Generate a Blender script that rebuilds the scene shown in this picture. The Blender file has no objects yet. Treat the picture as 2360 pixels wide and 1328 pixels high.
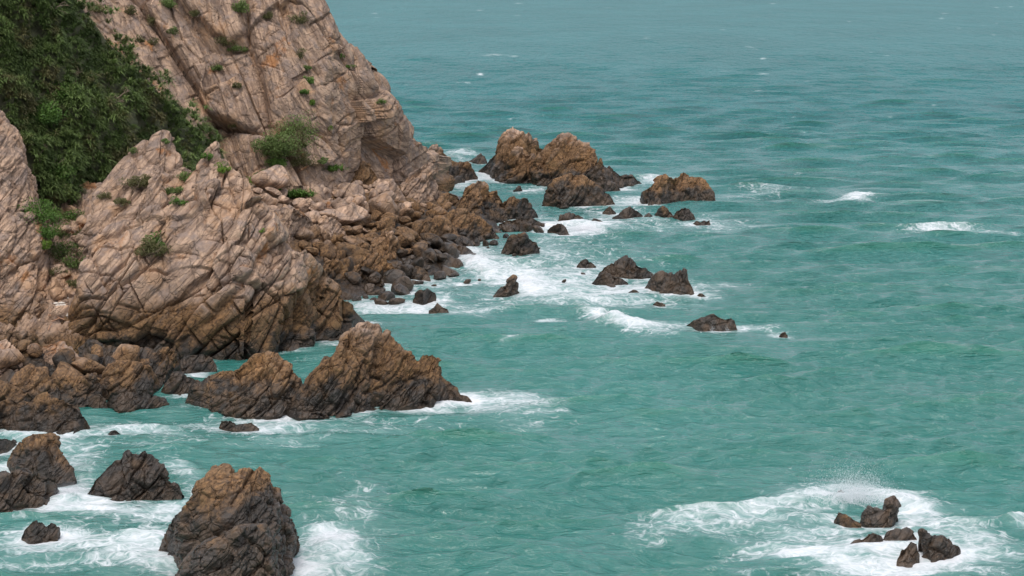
import bpy, math, time
import numpy as np
from mathutils import Vector
from mathutils.bvhtree import BVHTree
from mathutils.kdtree import KDTree
T0 = time.time()
def log(*a): print('[%.1f]' % (time.time()-T0), *a, flush=True)
C = bpy.context.scene.collection

# ------------------------------------------------------------------ camera, sky, sun, exposure
CAM_H, FPX = 30.0, 4589.0
PITCH = math.atan((664+100)/FPX)
cd = bpy.data.cameras.new('camera'); cam = bpy.data.objects.new('camera', cd); C.objects.link(cam)
cam.location = (0, 0, CAM_H); cam.rotation_euler = (math.pi/2-PITCH, 0, 0)
cd.sensor_width = 36.0; cd.lens = 70.0; cd.clip_start = 1; cd.clip_end = 60000
bpy.context.scene.camera = cam
SUN_EL, SUN_AZ = math.radians(60), math.radians(195)       # azimuth from +Y clockwise: behind the camera, to its left
w = bpy.data.worlds.new("World"); bpy.context.scene.world = w; w.use_nodes = True
nt = w.node_tree; nt.nodes.clear()
sky = nt.nodes.new('ShaderNodeTexSky'); sky.sky_type = 'NISHITA'; sky.sun_disc = False
sky.sun_elevation = SUN_EL; sky.sun_rotation = SUN_AZ
sky.air_density = 1.0; sky.dust_density = 4.0; sky.ozone_density = 1.0
hs = nt.nodes.new('ShaderNodeHueSaturation'); hs.inputs['Saturation'].default_value = 0.6
bg = nt.nodes.new('ShaderNodeBackground'); bg.inputs['Strength'].default_value = 0.15
wo = nt.nodes.new('ShaderNodeOutputWorld')
# a broken layer of bright overcast cloud lies over the blue
cn = nt.nodes.new('ShaderNodeTexNoise'); cn.inputs['Scale'].default_value = 2.2; cn.inputs['Detail'].default_value = 4
tc = nt.nodes.new('ShaderNodeTexCoord'); nt.links.new(tc.outputs['Generated'], cn.inputs['Vector'])
cr_ = nt.nodes.new('ShaderNodeMapRange'); nt.links.new(cn.outputs['Fac'], cr_.inputs[0])
for i_, v_ in ((1, .3), (2, .7), (3, .5), (4, .85)): cr_.inputs[i_].default_value = v_
cm = nt.nodes.new('ShaderNodeMix'); cm.data_type = 'RGBA'; cm.inputs[7].default_value = (6.0, 6.25, 6.9, 1)
nt.links.new(cr_.outputs[0], cm.inputs[0]); nt.links.new(hs.outputs[0], cm.inputs[6])
nt.links.new(sky.outputs[0], hs.inputs['Color']); nt.links.new(cm.outputs[2], bg.inputs[0]); nt.links.new(bg.outputs[0], wo.inputs[0])
sl = bpy.data.lights.new('sun', 'SUN'); sl.energy = 1.5; sl.angle = math.radians(18); sl.color = (1.0, 0.93, 0.86)
so = bpy.data.objects.new('sun', sl); C.objects.link(so); so.location = (0, 0, 200)
sd = Vector((math.sin(SUN_AZ)*math.cos(SUN_EL), math.cos(SUN_AZ)*math.cos(SUN_EL), math.sin(SUN_EL)))
so.rotation_euler = sd.to_track_quat('Z', 'Y').to_euler()
vs = bpy.context.scene.view_settings
vs.view_transform = 'Standard'; vs.look = 'None'; vs.gamma = 1.0; vs.exposure = 0.3
bpy.context.scene.cycles.max_bounces = 5

# ------------------------------------------------------------------ where things stand
cp, sp = math.cos(PITCH), math.sin(PITCH)
def ray(px, py):
    a = (np.asarray(px, float)-1180)/FPX; b = (664-np.asarray(py, float))/FPX
    return a, cp+b*sp, -sp+b*cp
def on_level(px, py, z=0.0):
    x, y, zz = ray(px, py); t = (z-CAM_H)/zz
    return np.stack([x*t, y*t, z+0*t], -1)
def seen_at(P):
    X, Y, Z = P[..., 0], P[..., 1], P[..., 2]-CAM_H
    d = Y*cp-Z*sp; u = Y*sp+Z*cp
    return 1180+FPX*X/d, 664-FPX*u/d

# ------------------------------------------------------------------ noise
def hsh(ix, iy, iz, s):
    with np.errstate(over='ignore'):
        h = (ix.astype(np.uint32)*np.uint32(374761393)) ^ (iy.astype(np.uint32)*np.uint32(668265263)) ^ (iz.astype(np.uint32)*np.uint32(2147483647-58)) ^ np.uint32((s*2654435761) & 0xffffffff)
        h = (h ^ (h >> np.uint32(15)))*np.uint32(2246822519)
        h = (h ^ (h >> np.uint32(13)))*np.uint32(3266489917)
        return h ^ (h >> np.uint32(16))
def h01(h): return (h & np.uint32(0xffff)).astype(np.float32)/65535.0
def vnoise(p, s=0):
    p = p.astype(np.float32); f = np.floor(p); i = f.astype(np.int64); t = p-f; t = t*t*(3-2*t)
    r = 0
    for dx in (0, 1):
        for dy in (0, 1):
            for dz in (0, 1):
                v = h01(hsh(i[:, 0]+dx, i[:, 1]+dy, i[:, 2]+dz, s))
                r = r+v*np.where(dx, t[:, 0], 1-t[:, 0])*np.where(dy, t[:, 1], 1-t[:, 1])*np.where(dz, t[:, 2], 1-t[:, 2])
    return r*2-1
def fbm(p, o=4, s=0, g=0.5):
    a, r = 1.0, 0
    for k in range(o):
        r = r+a*vnoise(p*(2.03**k)+k*7.31, s+k); a *= g
    return r
def worley(p, s=0):
    p = p.astype(np.float32); i = np.floor(p).astype(np.int64); fr = p-i
    n = len(p); F1 = np.full(n, 9., np.float32); F2 = F1.copy(); hid = np.zeros(n, np.uint32); off = np.zeros((n, 3), np.float32)
    for dx in (-1, 0, 1):
        for dy in (-1, 0, 1):
            for dz in (-1, 0, 1):
                h = hsh(i[:, 0]+dx, i[:, 1]+dy, i[:, 2]+dz, s)
                o = np.stack([dx+(h & 1023).astype(np.float32)/1023., dy+((h >> 10) & 1023).astype(np.float32)/1023., dz+((h >> 20) & 1023).astype(np.float32)/1023.], -1)-fr
                d = (o*o).sum(-1)
                c = d < F1
                F2 = np.where(c, F1, np.minimum(F2, d)); F1 = np.where(c, d, F1)
                hid = np.where(c, h, hid); off[c] = -o[c]
    return np.sqrt(F1), np.sqrt(F2), hid, off
def frame_of(n):
    n = np.array(n, float); n /= np.linalg.norm(n)
    a = np.cross(n, (0.3, 1, 0.2)); a /= np.linalg.norm(a); b = np.cross(n, a)
    return np.stack([n, a, b])
STRATA = frame_of((-0.66, -0.22, 0.70))
def fracture(P, sizes, seed, fr=STRATA, aniso=(0.5, 1.4, 1.1), crack=1.0, facet=1.0, bulge=0.0):
    """signed outward displacement in metres of a jointed rock face"""
    q = (P @ fr.T)/np.array(aniso)
    d = np.zeros(len(P), np.float32)
    for k, (L, a) in enumerate(sizes):
        wv = q/L; wv = wv+0.22*np.stack([vnoise(wv*1.1, seed+k), vnoise(wv*1.1+9.1, seed+k+3), vnoise(wv*1.1+17.7, seed+k+5)], -1)
        F1, F2, hd, off = worley(wv, seed+k*11)
        r = [h01(hsh(hd.astype(np.int64), hd.astype(np.int64)*0+j, hd.astype(np.int64)*0, seed))-0.5 for j in range(4)]
        tilt = r[1]*off[:, 0]+r[2]*off[:, 1]+r[3]*off[:, 2]
        d += a*L*(facet*(0.20*r[0]+0.55*tilt)+bulge*(0.4-F1*F1)*0.45-crack*0.13*np.exp(-((F2-F1)/0.055)**1.3))
    return d

def bricks(P, seed, fr, T, La, Lb, amp, cw, cdp):
    """beds of irregular thickness broken by cross joints into blocks that stand out or lie back"""
    wv = 0.20*T*np.stack([fbm(P/(2.6*T)+k*13.3, 3, seed+k) for k in range(3)], -1)
    q = (P+wv) @ fr.T
    s_ = q[:, 0]/T; s_ = s_+0.33*np.sin(s_*1.9+seed)+0.2*np.sin(s_*0.73+seed*2); i = np.floor(s_); fs = s_-i; ii = i.astype(np.int64); z = ii*0
    hi = h01(hsh(ii, z, z, seed)); La_ = La*(0.6+0.9*h01(hsh(ii, z+3, z, seed)))
    a = q[:, 1]/La_+hi*7.3; j = np.floor(a); fa = a-j; jj = j.astype(np.int64)
    b = q[:, 2]/Lb+h01(hsh(ii, jj, z+5, seed))*5.1; k = np.floor(b); fb = b-k; kk = k.astype(np.int64)
    r = [h01(hsh(ii, jj, kk, seed+m))-0.5 for m in range(5)]
    d = amp*(r[0]*0.8+0.6*(hi-0.5)+0.7*(r[1]*(fs-.5)+r[2]*(fa-.5)+r[3]*(fb-.5)))
    m1 = 0.35+0.65*(h01(hsh(ii, z+9, z, seed)) > 0.45); m2 = (h01(hsh(ii, jj, z+2, seed)) > 0.35)
    cr = m1*np.exp(-(np.minimum(fs, 1-fs)*T/cw)**2)+m2*np.exp(-(np.minimum(fa, 1-fa)*La_/cw)**2)+0.6*np.exp(-(np.minimum(fb, 1-fb)*Lb/cw)**2)
    return d-cdp*np.minimum(cr, 1)*np.clip(0.55+1.6*fbm(P/(2.2*T)+50, 2, seed+31), 0.08, 1)

# ------------------------------------------------------------------ node helpers and materials
class NB:
    def __init__(s, name):
        s.m = bpy.data.materials.new(name); s.m.use_nodes = True; s.t = s.m.node_tree; s.t.nodes.clear()
    def n(s, typ, ins=None, **kw):
        nd = s.t.nodes.new(typ)
        for k, v in kw.items(): setattr(nd, k, v)
        for k, v in (ins or {}).items():
            if hasattr(v, 'is_output'): s.t.links.new(v, nd.inputs[k])
            else: nd.inputs[k].default_value = v
        return nd
    def math(s, op, a, b=0.0, clamp=False):
        return s.n('ShaderNodeMath', {0: a, 1: b}, operation=op, use_clamp=clamp).outputs[0]
    def mix(s, f, a, b):
        nd = s.n('ShaderNodeMix', data_type='RGBA')
        for k, v in ((0, f), (6, a), (7, b)):
            if hasattr(v, 'is_output'): s.t.links.new(v, nd.inputs[k])
            elif k == 0: nd.inputs[0].default_value = v
            else: nd.inputs[k].default_value = (*v, 1)
        return nd.outputs[2]
    def noise(s, vec, scale, detail=4, rough=0.55, dist=0.0):
        return s.n('ShaderNodeTexNoise', {'Vector': vec, 'Scale': scale, 'Detail': detail, 'Roughness': rough, 'Distortion': dist}).outputs['Fac']
    def step(s, v, lo, hi):
        return s.n('ShaderNodeMapRange', {0: v, 1: lo, 2: hi, 3: 0.0, 4: 1.0}, interpolation_type='SMOOTHSTEP').outputs[0]
    def mapping(s, vec, loc=(0, 0, 0), rot=(0, 0, 0), sc=(1, 1, 1)):
        return s.n('ShaderNodeMapping', {'Vector': vec, 'Location': loc, 'Rotation': rot, 'Scale': sc}).outputs[0]
    def out(s, sh): s.t.links.new(sh, s.n('ShaderNodeOutputMaterial').inputs[0])

def rock_material(name, STRATA):
    b = NB(name)
    pos = b.n('ShaderNodeNewGeometry').outputs['Position']
    z = b.n('ShaderNodeSeparateXYZ', {0: pos}).outputs[2]
    rnd = b.n('ShaderNodeObjectInfo').outputs['Random']
    tide = b.n('ShaderNodeAttribute', attribute_type='OBJECT', attribute_name='tide').outputs['Fac']
    big = b.noise(pos, 0.22, 3, 0.6); med = b.noise(pos, 0.9, 4, 0.62); fin = b.noise(pos, 5.0, 5, 0.65)
    # bedding frame: thin sheets
    def dot(v, k): return b.math('MULTIPLY', b.n('ShaderNodeVectorMath', {0: pos, 1: tuple(float(x) for x in v)}, operation='DOT_PRODUCT').outputs['Value'], k)
    bed = b.n('ShaderNodeCombineXYZ', {0: dot(STRATA[0], 3.0), 1: dot(STRATA[1], 0.30), 2: dot(STRATA[2], 0.45)}).outputs[0]
    jnt = b.n('ShaderNodeCombineXYZ', {0: dot(STRATA[0], 0.9), 1: dot(STRATA[1], 0.45), 2: dot(STRATA[2], 0.6)}).outputs[0]
    bedn = b.noise(bed, 1.0, 5, 0.6, 0.3)
    h = b.math('SUBTRACT', b.math('ADD', z, b.math('MULTIPLY', b.math('SUBTRACT', big, 0.5), 5.0)), tide)
    h = b.math('ADD', h, b.math('MULTIPLY', b.math('SUBTRACT', med, 0.5), 3.0))
    # dry rock above the splash zone
    dry = b.mix(b.step(bedn, 0.38, 0.62), (0.240, 0.162, 0.117), (0.55, 0.378, 0.266))
    dry = b.mix(b.step(med, 0.45, 0.68), dry, (0.30, 0.225, 0.185))
    dry = b.mix(b.math('MULTIPLY', b.step(b.noise(b.mapping(pos, loc=(11, 3, 5)), 0.35, 4, 0.6), 0.52, 0.66), 0.6), dry, (0.52, 0.31, 0.175))
    dry = b.mix(b.math('MULTIPLY', b.step(b.noise(b.mapping(pos, loc=(31, 7, 9)), 0.28, 5, 0.65), 0.60, 0.70), 0.8), dry, (0.42, 0.18, 0.06))
    dry = b.mix(b.math('MULTIPLY', b.step(b.noise(b.mapping(pos, loc=(3, 41, 19), sc=(1, 1, 0.5)), 0.5, 5, 0.7), 0.58, 0.70), 0.65), dry, (0.085, 0.075, 0.07))
    # brown zone with algae and iron
    brn = b.mix(b.step(fin, 0.35, 0.65), (0.088, 0.049, 0.025), (0.235, 0.132, 0.060))
    brn = b.mix(b.math('MULTIPLY', b.step(med, 0.5, 0.64), 0.7), brn, (0.21, 0.125, 0.06))
    brn = b.mix(b.math('MULTIPLY', b.step(bedn, 0.5, 0.7), 0.4), brn, (0.06, 0.05, 0.043))
    # dark tidal zone with barnacle specks
    drk = b.mix(b.step(med, 0.4, 0.6), (0.026, 0.022, 0.018), (0.066, 0.044, 0.028))
    vor = b.n('ShaderNodeTexVoronoi', {'Vector': pos, 'Scale': 9.0}).outputs['Distance']
    speck = b.math('MULTIPLY', b.step(vor, 0.30, 0.12), b.step(big, 0.42, 0.55))
    drk = b.mix(b.math('MULTIPLY', speck, 0.75), drk, (0.16, 0.105, 0.07))
    col = b.mix(b.step(h, 0.5, 1.9), drk, brn)
    col = b.mix(b.step(h, 3.0, 5.6), col, dry)
    # joints: blocks in the bedding plane, thin open cracks between them
    wj = b.n('ShaderNodeVectorMath', {0: pos, 1: b.n('ShaderNodeVectorMath', {0: b.n('ShaderNodeTexNoise', {'Vector': pos, 'Scale': 0.4, 'Detail': 3}).outputs['Color'], 'Scale': 0.6}, operation='SCALE').outputs[0]}, operation='ADD').outputs[0]
    def dj(v): return b.n('ShaderNodeVectorMath', {0: wj, 1: tuple(float(x) for x in v)}, operation='DOT_PRODUCT').outputs['Value']
    bv = b.n('ShaderNodeCombineXYZ', {0: dj(STRATA[1]), 1: dj(STRATA[0]), 2: 0.0}).outputs[0]
    def bricks_(wd, ht, ms):
        nd = b.n('ShaderNodeTexBrick', {'Vector': bv, 'Color1': (0, 0, 0, 1), 'Color2': (1, 1, 1, 1), 'Mortar': (0.5, 0.5, 0.5, 1), 'Scale': 1.0, 'Mortar Size': ms, 'Mortar Smooth': 0.6, 'Brick Width': wd, 'Row Height': ht})
        return nd.outputs['Color'], nd.outputs['Fac']
    c1, f1 = bricks_(2.9, 1.15, 0.045); c2, f2 = bricks_(1.1, 0.42, 0.025)
    jm = b.step(b.noise(b.mapping(pos, loc=(7, 17, 2)), 0.4, 3), 0.40, 0.58)
    col = b.mix(b.math('MULTIPLY', b.math('SUBTRACT', 1.0, c1), 0.16), col, (0.16, 0.125, 0.105))
    # mineral grain and each rock's own tone
    hsv = b.n('ShaderNodeHueSaturation', {'Color': col, 'Saturation': 1.02,
        'Value': b.math('MULTIPLY', b.math('ADD', 0.60, b.math('MULTIPLY', fin, 0.80)), b.math('ADD', 0.80, b.math('MULTIPLY', rnd, 0.38)))})
    # fine relief
    vc = b.n('ShaderNodeTexVoronoi', {'Vector': b.n('ShaderNodeVectorMath', {0: jnt, 1: b.n('ShaderNodeVectorMath', {0: b.n('ShaderNodeTexNoise', {'Vector': pos, 'Scale': 1.2}).outputs['Color'], 'Scale': 0.5}, operation='SCALE').outputs[0]}, operation='ADD').outputs[0], 'Scale': 1.0}, feature='DISTANCE_TO_EDGE').outputs['Distance']
    crk = b.step(vc, 0.0, 0.035)
    hgt = b.math('ADD', b.math('MULTIPLY', bedn, 0.24), b.math('MULTIPLY', crk, 0.34))
    hgt = b.math('ADD', hgt, b.math('MULTIPLY', fin, 0.28))
    hgt = b.math('ADD', hgt, b.math('MULTIPLY', b.math('ADD', b.math('MULTIPLY', c1, 0.30), b.math('MULTIPLY', f1, -0.5)), 1.0))
    hgt = b.math('ADD', hgt, b.math('MULTIPLY', b.math('ADD', b.math('MULTIPLY', c2, 0.12), b.math('MULTIPLY', f2, -0.30)), jm))
    bump = b.n('ShaderNodeBump', {'Strength': 0.9, 'Distance': 0.32, 'Height': hgt}).outputs[0]
    wet = b.step(h, 1.6, 0.3)
    pr = b.n('ShaderNodeBsdfPrincipled', {'Base Color': hsv.outputs[0], 'Normal': bump,
        'Roughness': b.math('SUBTRACT', 0.92, b.math('MULTIPLY', wet, 0.52)), 'Specular IOR Level': 0.35})
    b.out(pr.outputs[0]); return b.m
CLIFF_FR = frame_of((0.80, -0.34, 0.50))
ROCK = rock_material('weathered_rock', STRATA); ROCK_CLIFF = rock_material('cliff_rock', CLIFF_FR)

def leaf_material(name, c1, c2, c3=None):
    b = NB(name)
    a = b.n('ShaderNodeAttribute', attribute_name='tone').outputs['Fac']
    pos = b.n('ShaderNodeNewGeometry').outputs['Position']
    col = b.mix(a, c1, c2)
    if c3: col = b.mix(b.step(b.noise(pos, 0.35, 3), 0.52, 0.68), col, c3)
    pr = b.n('ShaderNodeBsdfPrincipled', {'Base Color': col, 'Roughness': 0.6, 'Specular IOR Level': 0.3})
    tr = b.n('ShaderNodeBsdfTranslucent', {'Color': col})
    b.out(b.n('ShaderNodeMixShader', {0: 0.22, 1: pr.outputs[0], 2: tr.outputs[0]}).outputs[0]); return b.m
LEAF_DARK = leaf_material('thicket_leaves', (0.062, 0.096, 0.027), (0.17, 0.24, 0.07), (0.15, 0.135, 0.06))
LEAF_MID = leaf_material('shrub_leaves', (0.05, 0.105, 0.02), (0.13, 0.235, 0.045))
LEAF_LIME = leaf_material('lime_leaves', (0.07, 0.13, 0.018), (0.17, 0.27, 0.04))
LEAF_OLIVE = leaf_material('dry_leaves', (0.075, 0.08, 0.03), (0.16, 0.15, 0.06))
def plain(name, col, rough=0.8, sc=6.0, var=0.35):
    b = NB(name); pos = b.n('ShaderNodeNewGeometry').outputs['Position']
    n = b.noise(b.mapping(pos, sc=(1, 1, 1)), sc, 4)
    c = b.mix(n, tuple(x*(1-var) for x in col), tuple(min(1, x*(1+var)) for x in col))
    b.out(b.n('ShaderNodeBsdfPrincipled', {'Base Color': c, 'Roughness': rough}).outputs[0]); return b.m
BARK = plain('pale_bark', (0.24, 0.18, 0.13)); DRIFT = plain('driftwood', (0.36, 0.20, 0.12)); PALE = plain('bleached_stone', (0.55, 0.50, 0.44))

# ------------------------------------------------------------------ mesh and object helpers
def mesh_from(name, V, F, mat, smooth=True, attrs=None):
    me = bpy.data.meshes.new(name); V = np.asarray(V, np.float32); F = np.asarray(F, np.int32)
    k = F.shape[1]
    me.vertices.add(len(V)); me.vertices.foreach_set('co', V.ravel())
    me.loops.add(F.size); me.loops.foreach_set('vertex_index', F.ravel())
    me.polygons.add(len(F)); me.polygons.foreach_set('loop_start', np.arange(0, F.size, k, dtype=np.int32))
    try: me.polygons.foreach_set('loop_total', np.full(len(F), k, np.int32))
    except Exception: pass
    me.update(calc_edges=True)
    me.polygons.foreach_set('use_smooth', np.full(len(F), smooth)); 
    for an, v in (attrs or {}).items():
        at = me.attributes.new(an, 'FLOAT', 'POINT'); at.data.foreach_set('value', np.asarray(v, np.float32))
    me.materials.append(mat); me.update(); return me
def link(name, me, loc=(0, 0, 0), parent=None, **props):
    o = bpy.data.objects.new(name, me); C.objects.link(o); o.location = loc
    if parent: o.parent = parent
    for k, v in props.items(): o[k] = v
    return o
def grid_faces(r, c):
    i = np.arange(r*c).reshape(r, c)
    return np.stack([i[:-1, :-1].ravel(), i[:-1, 1:].ravel(), i[1:, 1:].ravel(), i[1:, :-1].ravel()], -1)
WATERLINE = []     # points where rock meets the sea, for the foam
SURF = {}          # name -> (V, F) for placing things on
def resample(pts, n):
    p = np.array(pts, float); s = np.r_[0, np.cumsum(np.hypot(*(np.diff(p[:, :2], axis=0).T)))]
    t = np.linspace(0, s[-1], n)
    return np.stack([np.interp(t, s, p[:, k]) for k in range(p.shape[1])], -1)
def loft(crest, base, z0=0.0, lean=0.6, back=0.7, bulge=1.5, res=2.6, minback=0.6, skirt=2.5, onto=None):
    """ridge of rock: a front face from its foot up to its crest and a back face down again, real metres"""
    ln = lambda q: np.hypot(*(np.diff(np.array(q, float)[:, :2], axis=0).T)).sum()
    n = int(max(ln(crest), ln(base))/res)+3
    b = [(*q, z0) if len(q) == 2 else q for q in base]
    if onto:
        bh = [(q, hit(SURF[onto], q[0], q[1])[0]) for q in b]
        zs = [p.z-0.25 if p is not None else None for q, p in bh]; ok = [z_ for z_ in zs if z_ is not None]
        b = [(q[0], q[1], (max(z_, 0) if z_ is not None else (q[2] if not ok or q[2] < 0.3 else max(min(ok), 0)))) for (q, p), z_ in zip(bh, zs)]
    cr = resample([q[:2] for q in crest], n); bs = resample(b, n)
    B = on_level(bs[:, 0], bs[:, 1], bs[:, 2])
    rx, ry, rz = ray(cr[:, 0], cr[:, 1]); Cc = B.copy()
    for _ in range(25):
        Y = B[:, 1]+lean*np.clip(Cc[:, 2]-B[:, 2], 0, None)
        t = Y/ry; Cc = 0.5*Cc+0.5*np.stack([rx*t, Y, CAM_H+rz*t], -1)
    h = np.clip(Cc[:, 2]-B[:, 2], 0.05, None)
    nr = int(max(np.abs(cr[:, 1]-bs[:, 1]).max(), 6)/res)+4
    rows = []; hs_ = []
    sd_ = h*0+skirt
    for k in (3, 2, 1):
        f = k/3; rows.append(B+np.stack([0*h, -0.25*f*sd_, -sd_*f], -1))
    for t in np.linspace(0, 1, nr):
        g = t**bulge
        rows.append(np.stack([B[:, 0]+(Cc[:, 0]-B[:, 0])*t, B[:, 1]+(Cc[:, 1]-B[:, 1])*g, B[:, 2]+(Cc[:, 2]-B[:, 2])*(1-(1-t)**1.15)], -1))
    bd = np.maximum(back*h, minback); nb = max(6, nr//2)
    for t in np.linspace(0, 1, nb+1)[1:]:
        rows.append(np.stack([Cc[:, 0], Cc[:, 1]+bd*(1-(1-t)**1.5), Cc[:, 2]-(Cc[:, 2]-B[:, 2]+skirt)*t**1.6], -1))
    G = np.stack(rows)
    return G, h
def grid_normals(G):
    du = np.gradient(G, axis=1); dv = np.gradient(G, axis=0)
    N = np.cross(du, dv); L = np.linalg.norm(N, axis=-1, keepdims=True)
    return np.where(L > 1e-7, N/np.maximum(L, 1e-7), (0, -0.8, 0.6))
def smooth_grid(A, it):
    for _ in range(it):
        P = np.pad(A, ((1, 1), (1, 1), (0, 0)), 'edge')
        A = (P[:-2, 1:-1]+P[2:, 1:-1]+P[1:-1, :-2]+P[1:-1, 2:]+2*A)/6
    return A
NROCK = [0]
def lb_rows(G): return int(np.argmax(G[:, G.shape[1]//2, 2]))-3
def rock(name, label, cat, lobes, sizes=((2.2, 1), (0.8, 1)), low=0.10, facet=1.0, crack=1.0, bulge_f=0.25, tide=0.0, aniso=(0.5, 1.4, 1.1), fr=STRATA, rough=0.05, group=None, kind=None, seed=None, surf=None, brk=(), mat=None, **kw):
    NROCK[0] += 1; seed = seed or NROCK[0]*17
    VS, FS, off = [], [], 0
    for lb in lobes:
        kk = dict(kw); kk.update(lb[2] if len(lb) > 2 else {})
        G, h = loft(lb[0], lb[1], **kk)
        N = grid_normals(smooth_grid(G, 6)); N = smooth_grid(N, 4); N /= np.maximum(np.linalg.norm(N, axis=-1, keepdims=True), 1e-6)
        P = G.reshape(-1, 3); hh = float(np.percentile(h, 80))
        loc_h = np.tile(np.maximum(h, 0.25*hh), G.shape[0])
        amp = np.clip(loc_h/(sizes[0][0]*1.2), 0.15, 1.0)
        d = fracture(P, sizes, seed, fr, aniso, crack, facet, bulge_f)*amp
        for bi, bk in enumerate(brk): d += bricks(P, seed+bi*5+1, fr, *bk)*np.clip(amp*1.3, 0, 1)
        d += low*np.minimum(loc_h, 9)*fbm(P/(0.45*hh+0.5), 3, seed+77)
        d += rough*fbm(P/0.5, 4, seed+99, 0.6)
        tt = np.abs(np.arange(G.shape[0])-(3+lb_rows(G)))/max(lb_rows(G)*0.12, 2); d = d*np.repeat(0.55+0.45*np.clip(tt, 0, 1), G.shape[1])-0.04
        # where the base surface is coarse the relief is evened out, so no stair steps appear
        el = np.linalg.norm(np.gradient(G, axis=0), axis=-1)+np.linalg.norm(np.gradient(G, axis=1), axis=-1); med_ = np.median(el)
        wgt = np.clip((el/med_-1.6)/1.2, 0, 1)[..., None]; dg = d.reshape(G.shape[:2])[..., None]
        d = (dg*(1-wgt)+smooth_grid(dg, 14)*wgt).ravel()
        VS.append(P+N.reshape(-1, 3)*d[:, None]); FS.append(grid_faces(*G.shape[:2])+off); off += len(P)
    V = np.concatenate(VS); F = np.concatenate(FS)
    sel = V[np.abs(V[:, 2]) < 0.25]
    if len(sel): WATERLINE.append(sel[::max(1, len(sel)//400), :2])
    if surf: SURF[surf] = BVHTree.FromPolygons(V[::1].tolist(), F.tolist())
    loc = V.mean(0); loc[2] = V[:, 2].min() if kind else 0
    me = mesh_from(name, V-loc, F, mat or ROCK)
    o = link(name, me, loc, label=label, category=cat)
    o['tide'] = float(tide)
    if group: o['group'] = group
    if kind: o['kind'] = kind
    return o
def hit(bvh, px, py):
    r = Vector([float(v) for v in ray(px, py)]).normalized()
    return bvh.ray_cast(Vector((0, 0, CAM_H)), r)[:2]

# ================================================================== the land
BIG = ((7.0, 0.55), (2.6, 0.75), (1.0, 0.8), (0.45, 0.6))
MIDS = ((2.6, 0.6), (1.0, 0.75), (0.42, 0.6))
SML = ((1.3, 0.7), (0.5, 0.7), (0.25, 0.5))
CLIFF_FR = frame_of((0.80, -0.34, 0.50))
cliff = rock('sea_cliff', 'towering tan and grey jointed sea cliff sloping down into the sea behind the boulder beach', 'cliff', [
    ([(-500, -900), (100, -800), (500, -420), (700, -130), (755, 0), (772, 40), (790, 95), (820, 130), (850, 185), (868, 225), (895, 265), (922, 295), (930, 320), (950, 340), (985, 355), (1010, 352)],
     [(-600, 440, 6.2), (100, 440, 6.2), (420, 430, 6.2), (600, 432, 6.2), (700, 436, 5.8), (790, 432, 5.4), (830, 424, 5.2), (870, 420, 5), (930, 418, 4.6), (985, 410, 4), (1010, 400, 3.6)])],
    sizes=((13.0, 0.8), (1.7, 0.18), (0.7, 0.2)), brk=((4.5, 7, 7, 2.0, .15, .9), (1.7, 3.6, 3, .4, .11, .4)), low=0.2, lean=0.62, back=0.8, bulge=1.25, res=2.3, rough=0.05, fr=CLIFF_FR, aniso=(0.55, 1.5, 1.0), kind='structure', mat=ROCK_CLIFF, surf='cliff', tide=-1.0, bulge_f=0.05, crack=0.8)
log('cliff', len(cliff.data.vertices))
hill = rock('hillside', 'steep earthy hillside under the dark green thicket left of the cliff', 'hillside', [
    ([(-500, -420), (-100, -260), (120, -90), (200, 25), (250, 95), (330, 165), (400, 235), (450, 290), (485, 325), (500, 350)],
     [(-500, 620, 7), (-100, 600, 7), (100, 560, 7), (200, 540, 7), (300, 520, 7), (400, 500, 7), (480, 470, 7), (520, 450, 7)])],
    sizes=((4, 0.3), (1.5, 0.4)), low=0.12, lean=1.0, back=0.5, bulge=1.0, res=6, kind='structure', surf='hill', tide=-2, mat=plain('hillside_soil', (0.085, 0.085, 0.045), 0.95, 1.5))
outcrop = rock('headland_outcrop', 'huge tan outcrop with slanting slabs, jagged pinnacles and a cracked bulging face above the channel', 'rock outcrop', [
    ([(136, 772), (172, 705), (205, 645), (226, 595), (216, 540), (196, 500), (208, 445), (250, 398), (290, 352), (330, 325), (372, 299), (394, 302), (402, 336), (424, 352), (436, 380), (450, 440), (480, 560), (500, 680)],
     [(130, 790, 1), (160, 805, 0.6), (200, 815, 0.4), (300, 826, 0), (360, 826, 0), (420, 824, 0), (480, 830, 0), (520, 832, 0)], dict(lean=0.86)),
    ([(225, 745), (268, 680), (300, 610), (335, 545), (372, 478), (405, 420), (432, 375), (455, 345), (480, 324), (500, 315), (512, 335), (520, 352), (545, 375), (575, 400), (592, 432), (610, 470), (625, 500), (650, 540), (668, 575), (690, 625), (705, 680), (715, 740)],
     [(215, 812, 0.3), (300, 828, 0), (400, 826, 0), (500, 832, 0), (560, 834, 0), (620, 824, 0), (680, 808, 0), (718, 790, 0)], dict(lean=0.74)),
    ([(600, 640), (640, 590), (668, 566), (700, 572), (732, 602), (758, 630), (790, 662), (798, 700), (815, 715), (838, 742)],
     [(570, 830), (650, 818), (700, 800), (730, 784), (790, 779), (838, 746)], dict(lean=0.5)),
    ],
    sizes=((5.0, 0.55), (1.8, 0.18)), brk=((2.6, 6.5, 4, 1.1, .09, .7), (1.2, 3.2, 2, .22, .075, .55)), low=0.07, lean=0.78, back=0.5, bulge=1.9, res=1.6, rough=0.035, surf='outcrop', tide=0.3, bulge_f=0.15, crack=1.1, seed=41)
log('outcrop', len(outcrop.data.vertices))
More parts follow.
